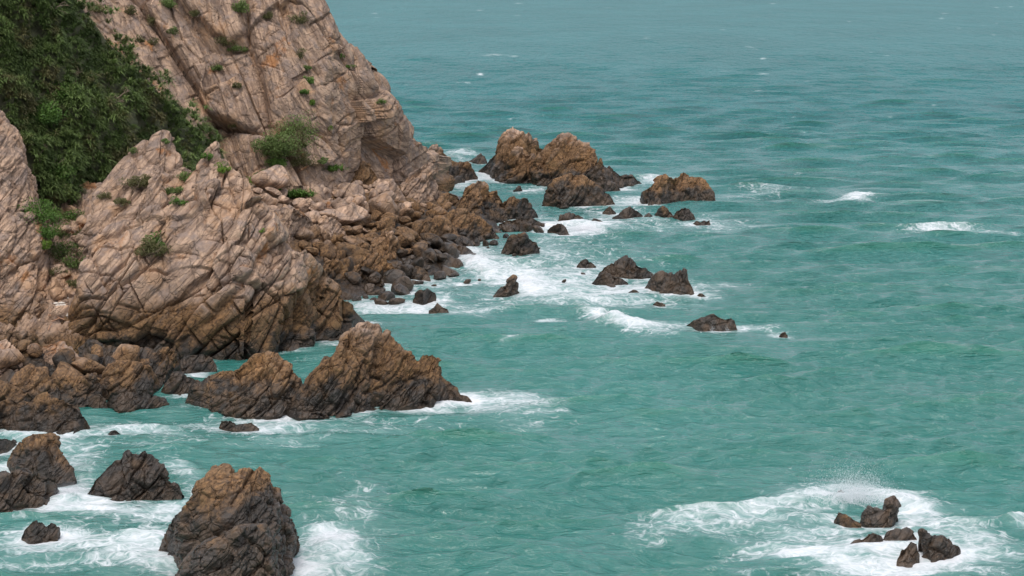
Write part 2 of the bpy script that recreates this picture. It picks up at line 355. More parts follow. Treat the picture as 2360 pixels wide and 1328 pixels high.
leftc = rock('side_crag', 'pale weathered crag rising out of the picture left of the gully', 'crag', [
    ([(-500, 0), (-200, 120), (-40, 230), (0, 268), (30, 322), (58, 395), (76, 462), (92, 520), (108, 590), (118, 650), (124, 700)],
     [(-500, 800, 1), (-150, 795, 1.2), (0, 780, 1.2), (70, 772, 1.4), (105, 762, 1.5), (118, 745, 1.5), (126, 725, 1.8)])],
    sizes=((5, 0.4), (0.9, 0.5), (0.4, 0.5)), brk=((1.3, 4, 3, .5, .1, .25),), low=0.10, lean=0.7, back=0.5, bulge=1.4, res=2.2, surf='crag', tide=-0.5, bulge_f=0.3)
gully = rock('gully_rubble_slope', 'shadowed gully of rubble between the left crag and the outcrop', 'gully', [
    ([(20, 420), (90, 410), (150, 440), (200, 420), (260, 420)], [(40, 790, 1.2), (90, 790, 1.2), (130, 795, 1.2), (180, 790, 1.2), (240, 780, 1.2)])],
    sizes=((1.8, 0.8), (0.7, 0.8), (0.35, 0.6)), low=0.08, lean=2.0, back=0.3, bulge=1.0, res=2.6, kind='structure', surf='gully', tide=-2)
beach = rock('shore', 'sloping shore of broken rock running down from the cliff foot to the surf', 'shore', [
    ([(430, 440), (520, 425), (620, 418), (700, 424), (800, 426), (900, 424), (960, 430), (1020, 440), (1080, 460)],
     [(620, 790), (760, 740), (810, 690), (870, 672), (930, 652), (1000, 640), (1045, 604), (1090, 575), (1130, 548), (1170, 515), (1150, 480)]),
    ([(-400, 790), (-100, 800), (100, 812), (220, 822), (330, 832), (385, 842)],
     [(-400, 1010), (-100, 985), (20, 930), (120, 925), (230, 915), (330, 890), (395, 870), (440, 845)], dict(lean=1.2))],
    sizes=((3.6, 0.25), (1.3, 0.6), (0.7, 0.6)), facet=0.8, crack=1.5, low=0.03, lean=6.0, back=0.3, bulge=1.0, res=2.4, kind='structure', surf='beach', tide=1.6, bulge_f=0.5)  # tide set high: ground colour darkened to paint shade into gaps between boulders
log('beach', len(beach.data.vertices))

# ================================================================== the rocks in and by the sea
R = rock; SR = 'sea rock'
near = dict(brk=((1.1, 2.6, 2, .4, .07, .4),), sizes=((2.0, 0.5), (0.8, 0.55), (0.34, 0.55)), low=0.10, lean=0.7, back=0.7, bulge=1.4, res=1.8, bulge_f=0.45, rough=0.04)
R('sea_rock', 'big brown and black lumpy rock cut off by the bottom edge of the picture', SR, [
    ([(366, 1264), (380, 1222), (396, 1186), (420, 1168), (440, 1132), (452, 1108), (474, 1102), (494, 1088), (510, 1084), (530, 1096), (552, 1086), (576, 1078), (598, 1072), (616, 1094), (630, 1130), (654, 1168), (674, 1200), (684, 1228), (686, 1262)],
     [(362, 1268), (400, 1300), (430, 1360), (520, 1400), (620, 1370), (670, 1310), (694, 1266)]),
    ([(400, 1330), (430, 1285), (470, 1245), (510, 1225), (560, 1208), (600, 1215), (630, 1250), (640, 1290), (650, 1330)],
     [(400, 1380), (450, 1430), (540, 1450), (620, 1420), (655, 1370)], dict(lean=0.5, back=1.2))], tide=3.1, **near)
R('sea_rock', 'two-humped dark rock with barnacled foot in the foam near the bottom left', SR, [
    ([(200, 1136), (212, 1112), (238, 1082), (255, 1060), (280, 1040), (300, 1036), (318, 1044), (335, 1034), (355, 1045), (375, 1070), (388, 1090), (385, 1105), (410, 1115), (421, 1135)],
     [(200, 1138), (235, 1152), (300, 1158), (360, 1152), (421, 1142)])], tide=1.6, **near)
R('sea_rock', 'rounded ochre boulder standing in the surf near the left edge', SR, [
    ([(14, 1066), (22, 1042), (45, 1015), (70, 998), (100, 993), (122, 1002), (135, 1030), (150, 1050), (165, 1070), (173, 1106)],
     [(14, 1085), (60, 1110), (120, 1118), (173, 1112)])], tide=0.2, **near)
R('sea_rock', 'low jagged dark rock at the left edge in front of the ochre boulder', SR, [
    ([(-90, 1120), (-40, 1108), (0, 1095), (25, 1088), (50, 1082), (75, 1095), (100, 1106), (120, 1108), (134, 1130)],
     [(-90, 1205), (0, 1188), (60, 1170), (110, 1165), (134, 1134)])], tide=1.8, **near)
R('sea_rock', 'small black two-lobed rock in the foam at the bottom left corner', SR, [
    ([(46, 1238), (55, 1220), (72, 1200), (85, 1192), (98, 1200), (106, 1212), (118, 1205), (134, 1212), (134, 1236)],
     [(46, 1240), (80, 1250), (134, 1244)])], tide=2.4, **{**near, 'sizes': SML})
R('sea_rock', 'tiny brown rock tip awash in the left channel', SR, [
    ([(246, 1003), (255, 992), (268, 989), (282, 1003)], [(246, 1006), (265, 1010), (282, 1006)])], tide=1.0, **{**near, 'sizes': SML})
R('sea_rock', 'dark rock tip cut by the left edge behind the ochre boulder', SR, [
    ([(-60, 1030), (-30, 1010), (5, 1008), (20, 1012), (38, 1022)], [(-60, 1050), (0, 1045), (38, 1028)])], tide=1.5, **{**near, 'sizes': SML})
R('sea_rock', 'low pair of brown rock tips awash below the long island rock', SR, [
    ([(502, 985), (508, 968), (525, 965), (540, 972), (545, 978), (562, 976), (580, 972), (598, 986)], [(502, 990), (540, 996), (598, 990)])], tide=1.4, **{**near, 'sizes': SML})
R('island_rock', 'pointed brown island rock with pale knobbly summit and a square knob on its right shoulder', SR, [
    ([(642, 952), (668, 918), (690, 890), (720, 858), (740, 838), (748, 820), (760, 828), (770, 808), (785, 778), (808, 758), (845, 744), (868, 752), (880, 770), (893, 762), (908, 778), (925, 795), (950, 812), (962, 828), (975, 815), (1000, 811), (1014, 826), (1016, 858), (1032, 878), (1055, 892), (1062, 908), (1078, 912), (1089, 925)],
     [(640, 955), (700, 966), (780, 962), (840, 952), (870, 942), (930, 940), (990, 935), (1040, 926), (1089, 928)])], tide=0.4, **{**near, 'sizes': ((3.0, 0.5), (1.1, 0.7), (0.42, 0.6)), 'bulge': 1.4, 'res': 1.8})
R('island_rock', 'rounded brown island rock with slanting bedding, left of the pointed island rock', SR, [
    ([(425, 926), (432, 900), (446, 872), (462, 876), (480, 862), (500, 856), (525, 846), (545, 838), (570, 828), (590, 815), (618, 809), (640, 812), (655, 824), (676, 838), (688, 860), (694, 868), (705, 900), (700, 945)],
     [(425, 930), (480, 950), (560, 963), (640, 962), (700, 950)])], tide=0.4, **{**near, 'sizes': ((3.0, 0.5), (1.1, 0.7), (0.42, 0.6)), 'bulge': 1.5, 'lean': 0.9, 'res': 1.8})
# left shore boulders
sh = dict(near); SB = 'boulder'
for lab, cr, bs, td in [
    ('dark striped boulder slab with deep diagonal cleft at the water edge, far left', [(-60, 940), (-10, 930), (20, 915), (48, 925), (70, 925), (88, 908), (108, 903), (120, 918), (150, 915), (172, 925), (190, 950), (204, 972), (208, 992)], [(-60, 1010, 0), (0, 985, 0), (50, 995, 0), (110, 1008, 0), (170, 1008, 0), (208, 994, 0)], 0.6),
    ('brown ribbed boulder behind the striped slab on the left shore', [(20, 890), (40, 860), (70, 842), (92, 850), (120, 868), (145, 866), (170, 880), (200, 862), (222, 860), (232, 880), (238, 915)], [(20, 935, .3), (100, 945, 0), (180, 938, 0), (238, 925, 0)], 0.2),
    ('smooth pale grey boulder with rounded ridge on the left shore', [(55, 835), (75, 812), (100, 796), (128, 785), (150, 792), (170, 812), (190, 830), (210, 845), (238, 858)], [(55, 850, 1.2), (90, 865, 1.2), (150, 872, 1.2), (238, 870, 1.0)], -4.0),
    ('pale cracked boulder at the left edge of the picture', [(-80, 770), (-20, 778), (10, 785), (35, 800), (52, 818), (54, 850), (40, 865)], [(-80, 890, 1.2), (0, 880, 1.2), (30, 878, 1.2), (50, 868, 1.2)], -5.0),
    ('blocky brown boulder with vertical joints beside the pale grey boulder', [(230, 880), (238, 858), (250, 840), (270, 832), (300, 830), (325, 834), (345, 845), (358, 865), (374, 885)], [(230, 895, .6), (275, 908, .4), (335, 908, .3), (374, 892, .3)], 0.0),
    ('low flat dark boulder at the channel edge below the blocky brown boulder', [(246, 925), (255, 905), (280, 898), (310, 892), (340, 894), (352, 908), (372, 915), (390, 930)], [(246, 935, 0), (270, 951, 0), (330, 946, 0), (390, 935, 0)], 1.2),
    ('dark wet round-backed boulder under the outcrop at the channel head', [(395, 850), (408, 825), (430, 815), (455, 816), (478, 815), (494, 830), (500, 842)], [(395, 858, 0), (430, 862, 0), (500, 852, 0)], 1.8),
    ('brown boulder with dark top wedged between the channel and the blocky boulder', [(330, 860), (345, 830), (372, 804), (395, 800), (412, 815), (410, 840), (405, 870)], [(330, 885, .2), (370, 885, .2), (405, 872, .2)], 0.8),
    ('low rusty boulder touching the left end of the island rocks', [(370, 900), (385, 876), (402, 862), (425, 862), (445, 872), (462, 890)], [(370, 908, 0), (415, 912, 0), (462, 905, 0)], 0.6),
    ('brown rounded boulder below the foot of the left crag', [(-60, 752), (-10, 742), (25, 744), (45, 755), (65, 768), (85, 772), (92, 795)], [(-60, 825, 1.2), (20, 822, 1.2), (60, 818, 1.2), (92, 808, 1.2)], -1.0),
    ('ochre boulder pile at the left edge above the striped slab', [(-60, 880), (-10, 872), (20, 885), (45, 895), (70, 905), (80, 930)], [(-60, 945, .5), (0, 942, .4), (50, 945, .3), (80, 940, .2)], -0.3),
    ('low dark rock ledge filling the foot of the outcrop on the left', [(180, 800), (205, 785), (240, 790), (280, 800), (310, 795), (340, 805), (370, 815), (385, 835)], [(180, 835, .8), (240, 845, .8), (320, 848, .5), (385, 845, .3)], 1.5),
    ('small squarish boulder beside the striped slab at the water edge', [(200, 925), (212, 912), (232, 908), (246, 918), (250, 934)], [(200, 935, 0), (225, 942, 0), (250, 938, 0)], 1.0),
    ]:
    R('shore_boulder', lab, SB, [(cr, bs)], tide=td, group='large boulders on the left shore', **sh)
log('left shore')
# bottom right reef
for lab, cr, bs in [
    ('leftmost low rounded rock of the barnacled reef in the bottom right foam', [(1957, 1254), (1968, 1244), (1985, 1240), (2000, 1226), (2020, 1230), (2033, 1234), (2037, 1246)], [(1957, 1258), (2000, 1262), (2037, 1258)]),
    ('double-domed brown rock in the middle of the barnacled reef', [(2033, 1246), (2045, 1226), (2063, 1218), (2078, 1224), (2090, 1216), (2108, 1226), (2117, 1246)], [(2033, 1253), (2070, 1256), (2117, 1254)]),
    ('small dark rock standing in front of the double-domed reef rock', [(2066, 1288), (2072, 1262), (2086, 1258), (2098, 1246), (2114, 1252), (2121, 1278)], [(2066, 1297), (2095, 1299), (2121, 1292)]),
    ('largest speckled boulder at the right end of the barnacled reef', [(2117, 1250), (2124, 1222), (2136, 1228), (2145, 1233), (2168, 1232), (2186, 1242), (2196, 1255), (2210, 1256), (2216, 1270)], [(2122, 1282), (2145, 1293), (2180, 1289), (2216, 1276)]),
    ('horned dark rock with spray breaking behind it in the bottom right', [(1983, 1200), (1990, 1178), (2003, 1166), (2018, 1170), (2036, 1178), (2046, 1172), (2052, 1152), (2061, 1148), (2070, 1162), (2068, 1190)], [(1983, 1206), (2010, 1217), (2045, 1219), (2068, 1200)]),
    ('pale grey wet rock sloping left of the horned rock', [(1921, 1197), (1932, 1180), (1950, 1184), (1965, 1196), (1985, 1206)], [(1921, 1203), (1950, 1209), (1985, 1212)]),
    ('tiny reddish rock tip showing behind the breaking wave at bottom right', [(1925, 1138), (1932, 1130), (1942, 1128), (1950, 1138)], [(1925, 1141), (1938, 1143), (1950, 1141)])]:
    R('reef_rock', lab, SR, [(cr, bs)], tide=(-0.4 if 'pale' in lab else 0.9), group='reef rocks in the bottom right foam', **{**near, 'sizes': SML, 'bulge_f': 0.5, 'back': 1.0})
mid = dict(brk=((.9, 2.6, 2, .35, .09, .35),), sizes=MIDS, low=0.10, lean=0.6, back=0.7, bulge=1.4, res=1.9, bulge_f=0.2, rough=0.06)
jag = frame_of((-0.85, -0.1, 0.35))
for lab, cr, bs, td in [
    ('low round-topped barnacled rock with water running off it, right of the splash line', [(1580, 750), (1598, 738), (1618, 732), (1634, 724), (1648, 722), (1662, 731), (1672, 734), (1684, 730), (1694, 740), (1701, 760)], [(1580, 755), (1610, 763), (1650, 767), (1701, 764)], 2.0),
    ('tiny rock tip alone in open water, farthest right of the surf rocks', [(1795, 772), (1802, 764), (1810, 762), (1817, 774)], [(1795, 775), (1806, 777), (1817, 776)], 1.5),
    ('black saw-toothed rock with ridged face and foam around it', [(1485, 665), (1495, 650), (1508, 634), (1522, 624), (1532, 624), (1540, 630), (1548, 626), (1553, 632), (1562, 622), (1568, 622), (1573, 632), (1578, 618), (1583, 622), (1587, 645), (1598, 662), (1602, 678)], [(1485, 668), (1520, 680), (1560, 684), (1602, 682)], 3.5),
    ('black pyramid-shaped rock behind the saw-toothed rock', [(1378, 632), (1392, 615), (1410, 605), (1428, 596), (1442, 587), (1456, 596), (1472, 612), (1490, 618), (1506, 633)], [(1378, 638), (1430, 641), (1480, 643), (1506, 637)], 3.2),
    ('low brown slab in front of the black pyramid rock', [(1364, 650), (1378, 636), (1396, 628), (1414, 634), (1434, 642), (1448, 652)], [(1364, 653), (1410, 660), (1448, 656)], 1.6),
    ('small brown pointed rock left of the black pyramid rock', [(1329, 613), (1338, 600), (1352, 595), (1362, 602), (1375, 614)], [(1329, 616), (1350, 619), (1375, 617)], 0.8),
    ('pointed fin of brown rock with foam sweeping past its right side', [(1137, 683), (1152, 665), (1168, 645), (1182, 636), (1192, 640), (1197, 655), (1196, 672)], [(1137, 686), (1168, 685), (1196, 678)], 0.6),
    ('dark domed rock standing alone off the boulder beach', [(1154, 578), (1165, 556), (1178, 542), (1195, 538), (1210, 540), (1220, 550), (1236, 558), (1244, 572)], [(1154, 583), (1200, 588), (1244, 581)], 1.6),
    ('dark angular rock with white foam pouring off its right side', [(1262, 530), (1275, 518), (1285, 513), (1298, 518), (1308, 530), (1313, 541)], [(1262, 535), (1290, 543), (1313, 543)], 2.0),
    ('flat-topped slanting slab in the far surf', [(1285, 510), (1292, 497), (1315, 493), (1333, 494), (1350, 508)], [(1285, 516), (1315, 515), (1350, 512)], 1.6),
    ('small wedge rock right of the flat slanting slab', [(1359, 513), (1368, 503), (1382, 506), (1400, 516)], [(1359, 516), (1380, 519), (1400, 518)], 1.6),
    ('broad triangular dark rock below the domed sea stack', [(1411, 501), (1428, 492), (1444, 480), (1456, 475), (1468, 484), (1482, 497)], [(1411, 503), (1445, 505), (1482, 500)], 2.2),
    ('small brown peak touching the foot of the round sea stack', [(1388, 489), (1398, 478), (1406, 474), (1420, 490)], [(1388, 492), (1404, 494), (1420, 492)], 1.2),
    ('brown left one of a joined pair of small pointed rocks', [(1508, 494), (1518, 482), (1530, 476), (1542, 482), (1554, 498)], [(1508, 499), (1530, 503), (1554, 502)], 0.8),
    ('taller grey right one of a joined pair of small pointed rocks', [(1550, 500), (1558, 486), (1570, 480), (1578, 473), (1590, 484), (1603, 502)], [(1550, 503), (1575, 508), (1603, 505)], 2.0),
    ('tiny twin-tipped rock beyond the joined pair', [(1597, 515), (1606, 508), (1614, 512), (1622, 506), (1628, 510), (1636, 505), (1638, 519)], [(1597, 517), (1615, 521), (1638, 520)], 1.0),
    ('tiny wet rock nub right of the saw-toothed rock', [(1606, 681), (1612, 675), (1620, 677), (1627, 682)], [(1606, 683), (1616, 685), (1627, 684)], 1.0),
    ('low flat rock showing through foam left of the saw-toothed rock', [(1446, 674), (1458, 666), (1468, 668), (1474, 674)], [(1446, 677), (1460, 679), (1474, 677)], 0.5),
    ('tiny round rock in the foam below the saw-toothed rock', [(1505, 700), (1515, 693), (1524, 696), (1533, 702)], [(1505, 703), (1520, 705), (1533, 704)], 1.0),
    ]:
    f = jag if 'saw' in lab else STRATA
    R('surf_rock', lab, SR, [(cr, bs)], tide=td, fr=f, group='rocks in the surf zone', **{**mid, 'sizes': SML if (bs[-1][0]-bs[0][0]) < 75 else MIDS})
log('surf rocks')
stk = dict(brk=((1.2, 4, 3, .6, .13, .35), (.6, 2, 2, .25, .1, .2)), sizes=((3.6, 0.5), (0.8, 0.5)), low=0.10, lean=0.6, back=0.7, bulge=1.4, res=1.8, bulge_f=0.15, rough=0.12)
for lab, lobes, td, kw in [
    ('broad brown sea stack with a notched triple summit, farthest right of the stacks', [([(1477, 460), (1483, 440), (1500, 424), (1510, 412), (1524, 406), (1545, 402), (1556, 410), (1566, 396), (1577, 390), (1590, 400), (1600, 410), (1614, 404), (1626, 412), (1636, 428), (1646, 445), (1649, 460)], [(1475, 463), (1495, 476), (1525, 473), (1550, 463), (1600, 461), (1649, 462)])], 0.4, dict(fr=jag)),
    ('round-topped knobbly dark sea stack in front of the two tall stacks', [([(1248, 470), (1252, 448), (1262, 428), (1282, 410), (1300, 400), (1322, 396), (1340, 404), (1356, 412), (1372, 420), (1390, 436), (1408, 450), (1420, 470)], [(1248, 478), (1290, 482), (1350, 480), (1420, 474)])], 1.4, dict(bulge_f=0.5)),
    ('tall domed pale-topped sea stack with slanting bedding', [([(1218, 405), (1226, 375), (1240, 352), (1256, 332), (1275, 318), (1292, 309), (1310, 307), (1330, 314), (1344, 330), (1358, 330), (1368, 345), (1372, 365), (1384, 378), (1392, 395), (1402, 420)], [(1218, 422), (1240, 430), (1300, 430), (1402, 428)])], 0.9, {}),
    ('tall spiky sea stack with a narrow pale summit and teeth on its right ridge', [([(1103, 395), (1122, 375), (1140, 352), (1146, 325), (1158, 308), (1172, 298), (1182, 289), (1192, 299), (1200, 306), (1212, 308), (1220, 301), (1226, 318), (1236, 314), (1244, 332), (1258, 345), (1270, 380)], [(1103, 398), (1140, 412), (1200, 416), (1270, 400)])], 1.3, dict(fr=jag)),
    ('slanting grey slab leaning on the front of the spiky stack', [([(1140, 412), (1158, 390), (1172, 368), (1188, 344), (1202, 343), (1214, 354), (1226, 352), (1236, 372), (1232, 410)], [(1138, 418), (1180, 425), (1232, 424)])], 0.2, {}),
    ('low dark jagged rock tail running right from the domed stack', [([(1350, 405), (1372, 378), (1385, 367), (1394, 382), (1406, 376), (1418, 392), (1430, 402), (1440, 398), (1458, 396), (1466, 408), (1481, 424)], [(1350, 432), (1395, 438), (1440, 432), (1481, 427)])], 2.4, dict(fr=jag)),
    ('small dark jagged rock left of the spiky stack', [([(1080, 372), (1095, 362), (1108, 352), (1118, 360), (1124, 374)], [(1080, 374), (1100, 377), (1124, 376)])], 2.5, {}),
    ('low dark skerry at the foot of the domed stack', [([(1362, 430), (1380, 415), (1400, 412), (1420, 424), (1430, 436)], [(1362, 438), (1395, 444), (1430, 440)])], 2.5, {}),
    ('small dark fin in the gap between the stacks and the promontory', [([(1183, 440), (1194, 428), (1200, 428), (1204, 438)], [(1183, 443), (1194, 443), (1204, 441)])], 2.5, {}),
    ]:
    R('sea_stack', lab, 'sea stack', lobes, tide=td, group='sea stacks off the point', **{**stk, **kw})
# promontory and big beach rocks
for nm, lab, cr, bs, td, kw in [
    ('point_rock', 'jagged brown ridge at the seaward end of the boulder beach', [(1050, 470), (1068, 445), (1085, 428), (1105, 413), (1118, 425), (1128, 442), (1145, 440), (1152, 455), (1162, 470)], [(1050, 490, .6), (1100, 500, .3), (1162, 495, 0)], 0.3, dict(fr=jag)),
    ('point_rock', 'steep ribbed brown rock right of the jagged ridge at the beach point', [(1120, 490), (1140, 468), (1165, 460), (1182, 452), (1198, 458), (1214, 451), (1222, 465), (1230, 480), (1240, 496)], [(1120, 508, 0), (1180, 512, 0), (1240, 500, 0)], 0.5, dict(fr=jag)),
    ('point_rock', 'low dark wet ledge at the water edge below the ribbed rock', [(1150, 515), (1175, 506), (1200, 500), (1228, 502), (1245, 512), (1262, 518)], [(1150, 525, 0), (1200, 530, 0), (1262, 521, 0)], 2.2, {}),
    ('beach_boulder', 'large rounded brown hump at the seaward edge of the beach', [(1005, 540), (1015, 510), (1028, 492), (1050, 482), (1075, 482), (1095, 494), (1115, 505), (1135, 522), (1150, 545)], [(1005, 555, 0.3), (1070, 560, 0), (1150, 554, 0)], 0.6, dict(bulge_f=0.7, bulge=2.0)),
    ('beach_boulder', 'tall orange-streaked wedge boulder leaning at the back of the beach', [(922, 425), (940, 402), (960, 388), (975, 378), (986, 373), (996, 385), (1002, 410), (1012, 440), (1014, 462)], [(930, 455, 2.2), (965, 474, 2.0), (1000, 474, 1.6), (1014, 466, 1.4)], -4.0, dict(facet=0.8)),
    ('beach_boulder', 'smooth pale pink boulder left of the orange-streaked wedge', [(868, 432), (875, 418), (892, 411), (905, 414), (920, 430), (932, 448), (940, 468)], [(868, 448, 3.2), (900, 465, 2.8), (940, 474, 2.3)], -6.0, dict(facet=0.6, bulge_f=0.6, bulge=2.0)),
    ('beach_boulder', 'rounded brown boulder right of the orange-streaked wedge', [(1008, 460), (1018, 447), (1035, 443), (1052, 450), (1062, 466)], [(1008, 478, 1), (1035, 484, .8), (1062, 478, .6)], 0.0, dict(bulge_f=0.7, bulge=2.0)),
    ('beach_boulder', 'big brown craggy boulder with ridged crown at the near edge of the beach', [(803, 640), (812, 615), (828, 600), (845, 588), (862, 580), (880, 584), (892, 596), (905, 606), (918, 620), (920, 645)], [(803, 652, .2), (850, 662, 0), (900, 658, 0), (920, 650, 0)], 0.0, {}),
    ('beach_boulder', 'angular pale brown boulder with a dark left face behind the craggy one', [(797, 585), (806, 568), (818, 558), (838, 556), (855, 566), (864, 582), (866, 596)], [(797, 602, 1.8), (830, 612, 1.6), (866, 604, 1.4)], -0.6, dict(facet=0.9, low=0.03)),
    ('beach_boulder', 'long flat tan slab boulder overhanging the dark wet stones', [(905, 562), (915, 548), (935, 545), (955, 552), (975, 562), (983, 572)], [(905, 582, 1), (940, 590, .8), (983, 580, .6)], -0.8, dict(facet=0.8, low=0.03)),
    ('beach_boulder', 'squarish grey slab boulder with straight cracks in the upper beach', [(726, 525), (734, 505), (748, 498), (768, 500), (782, 512), (798, 530), (800, 548)], [(726, 548, 3.2), (755, 562, 3), (800, 558, 2.6)], -4.5, dict(facet=0.7, low=0.03)),
    ('beach_boulder', 'grey sloping slab block at the left of the beach by the outcrop', [(620, 500), (640, 480), (665, 472), (690, 480), (712, 500), (724, 530)], [(620, 560, 3.4), (670, 575, 3.2), (724, 560, 3)], -4.5, dict(facet=0.8)),
    ('beach_boulder', 'brown cracked boulder with rounded shoulder right of the slab block', [(855, 560), (866, 540), (885, 530), (905, 534), (918, 548), (926, 566), (925, 590)], [(855, 598, 1.2), (890, 612, 1), (925, 604, .8)], -0.5, dict(bulge_f=0.6)),
    ('beach_boulder', 'brown weathered boulder left of the craggy boulder near the outcrop', [(735, 625), (748, 605), (765, 596), (785, 602), (800, 618), (806, 640)], [(735, 650, .8), (770, 662, .5), (806, 655, .3)], 0.0, {}),
    ('beach_boulder', 'brown ribbed boulder in the middle of the lower beach', [(945, 530), (955, 512), (975, 505), (995, 510), (1012, 520), (1018, 540)], [(945, 552, .9), (980, 560, .6), (1018, 555, .4)], 0.0, {}),
    ('cliff_toe_rock', 'dark brown rock spur running into the sea from the cliff foot', [(938, 395), (952, 365), (968, 352), (990, 340), (1005, 334), (1018, 345), (1030, 362), (1048, 374), (1070, 372), (1088, 380), (1102, 408)], [(938, 425, 2.6), (985, 425, 1.2), (1040, 420, 0), (1102, 413, 0)], 0.6, dict(lean=0.7)),
    ('cliff_toe_rock', 'dark columnar knob sticking up behind the cliff foot spur', [(944, 342), (948, 328), (958, 326), (970, 328), (976, 340)], [(944, 372, 0), (960, 374, 0), (976, 372, 0)], 3.0, dict(lean=0.2, back=0.5)),
    ('cliff_toe_rock', 'shadowed brown boulder tucked under the cliff foot', [(806, 410), (815, 385), (832, 374), (850, 376), (865, 392), (872, 412)], [(806, 426, 4.2), (840, 430, 3.9), (872, 426, 3.6)], 3.6, {}),
    ('surf_rock', 'dark squat boulder standing in foam near the beach', [(951, 690), (956, 676), (968, 667), (985, 665), (1004, 674), (1005, 690)], [(951, 698, 0), (975, 703, 0), (1005, 694, 0)], 1.2, {}),
    ('surf_rock', 'low hooked brown rock in foam in front of the squat boulder', [(988, 716), (1000, 708), (1008, 697), (1016, 705), (1030, 712), (1036, 720)], [(988, 719, 0), (1010, 723, 0), (1036, 722, 0)], 1.0, {}),
    ('surf_rock', 'squared brown boulder at the water edge of the stony beach', [(938, 636), (942, 620), (960, 611), (978, 616), (988, 630), (993, 645)], [(938, 645, 0), (965, 650, 0), (993, 648, 0)], 0.6, {}),
    ('surf_rock', 'wet rock with the wave bursting over it at the beach corner', [(1042, 582), (1050, 570), (1056, 565), (1072, 568), (1086, 576), (1092, 584)], [(1042, 588, 0), (1065, 592, 0), (1092, 588, 0)], 2.0, {}),
    ]:
    R(nm, lab, 'boulder' if 'boulder' in lab or nm == 'beach_boulder' else 'rock', [(cr, bs)], tide=td, onto='beach', **{**mid, **kw})
log('point rocks', NROCK[0])

# ================================================================== loose boulders
rng = np.random.default_rng(7)
def boulder_mesh(seed, n=26, flat=0.75):
    r = np.random.default_rng(seed)
    th = np.linspace(0, math.pi, n); ph = np.linspace(0, 2*math.pi, 2*n, endpoint=False)
    T, Pp = np.meshgrid(th, ph, indexing='ij')
    D = np.stack([np.sin(T)*np.cos(Pp), np.sin(T)*np.sin(Pp), np.cos(T)], -1).reshape(-1, 3)
    k = 13; nn = r.normal(size=(k, 3)); nn /= np.linalg.norm(nn, axis=1, keepdims=True); dd = r.uniform(0.62, 1.0, k)
    q = D @ nn.T; rad = np.where(q > 0.05, dd/np.maximum(q, 0.05), 9.0)
    rad = -np.log(np.exp(-14*np.minimum(rad, 3)).sum(1)+math.exp(-14*1.12))/14
    V = D*rad[:, None]*np.array([1.15, 0.95, flat])
    V = V+D*(0.05*fbm(V*2.5+seed, 4, seed))[:, None]
    i = np.arange(n*2*n).reshape(n, 2*n); j = np.roll(i, -1, axis=1)
    F = np.stack([i[:-1].ravel(), i[1:].ravel(), j[1:].ravel(), j[:-1].ravel()], -1)
    return mesh_from('boulder', V, F, ROCK)
protos = [boulder_mesh(100+k, flat=[0.62, 0.8, 0.5, 0.9][k % 4]) for k in range(14)]
def put_boulder(p, s, lab, grp, tide, name='boulder', sink=0.25):
    o = bpy.data.objects.new(name, protos[int(rng.integers(14))]); C.objects.link(o)
    o.location = (p[0], p[1], p[2]+s*(0.5-sink)*0.6); o.scale = (s*rng.uniform(.5, .75), s*rng.uniform(.4, .6), s*rng.uniform(.45, .72))
    o.rotation_euler = (rng.uniform(-.55, .55), rng.uniform(-.55, .55), rng.uniform(0, 6.28))
    o['label'] = lab; o['category'] = 'boulder'; o['group'] = grp; o['tide'] = tide
    if abs(o.location.z) < s*0.6: WATERLINE.append(np.array([[p[0]+s*.4*math.cos(a), p[1]+s*.4*math.sin(a)] for a in np.arange(0, 6.28, 0.8)]))
    return o
bb = SURF['beach']
poly = [(590, 440), (700, 428), (800, 432), (870, 425), (930, 470), (1010, 480), (1060, 500), (1080, 555), (1040, 590), (1000, 620), (920, 655), (820, 660), (730, 600), (640, 520)]
def inside(x, y, pg):
    c = False; j = len(pg)-1
    for i in range(len(pg)):
        if (pg[i][1] > y) != (pg[j][1] > y) and x < (pg[j][0]-pg[i][0])*(y-pg[i][1])/(pg[j][1]-pg[i][1])+pg[i][0]: c = not c
        j = i
    return c
cnt = 0; placed = []
while cnt < 275:
    px, py = rng.uniform(590, 1080), rng.uniform(425, 660)
    if not inside(px, py, poly): continue
    s = float(np.clip(rng.lognormal(0.2, 0.48), 0.5, 3.2))
    if any((px-a)**2+(py-b2)**2 < (9*(s+c2))**2*0.55 for a, b2, c2 in placed): 
        if rng.uniform() > 0.03: continue
    p, n = hit(bb, px, py)
    if p is None: continue
    placed.append((px, py, s)); cnt += 1
    dry = py < 480+0.05*(1000-px)
    wetz = p.z < 1.2
    p = p+Vector((0, 0, 0.22*s))
    if dry: put_boulder(p, s, 'pale tan angular block among many like it on the upper boulder beach', 'pale boulders of the upper beach', -5.0+rng.uniform(-1, 1))
    elif wetz: put_boulder(p, s, 'dark wet stone among many like it along the surf edge of the beach', 'dark wet stones along the surf edge', 1.2, 'wet_stone')
    else: put_boulder(p, s, 'brown weathered boulder among many like it on the lower boulder beach', 'brown boulders of the lower beach', 0.6+rng.uniform(-1.5, 1))
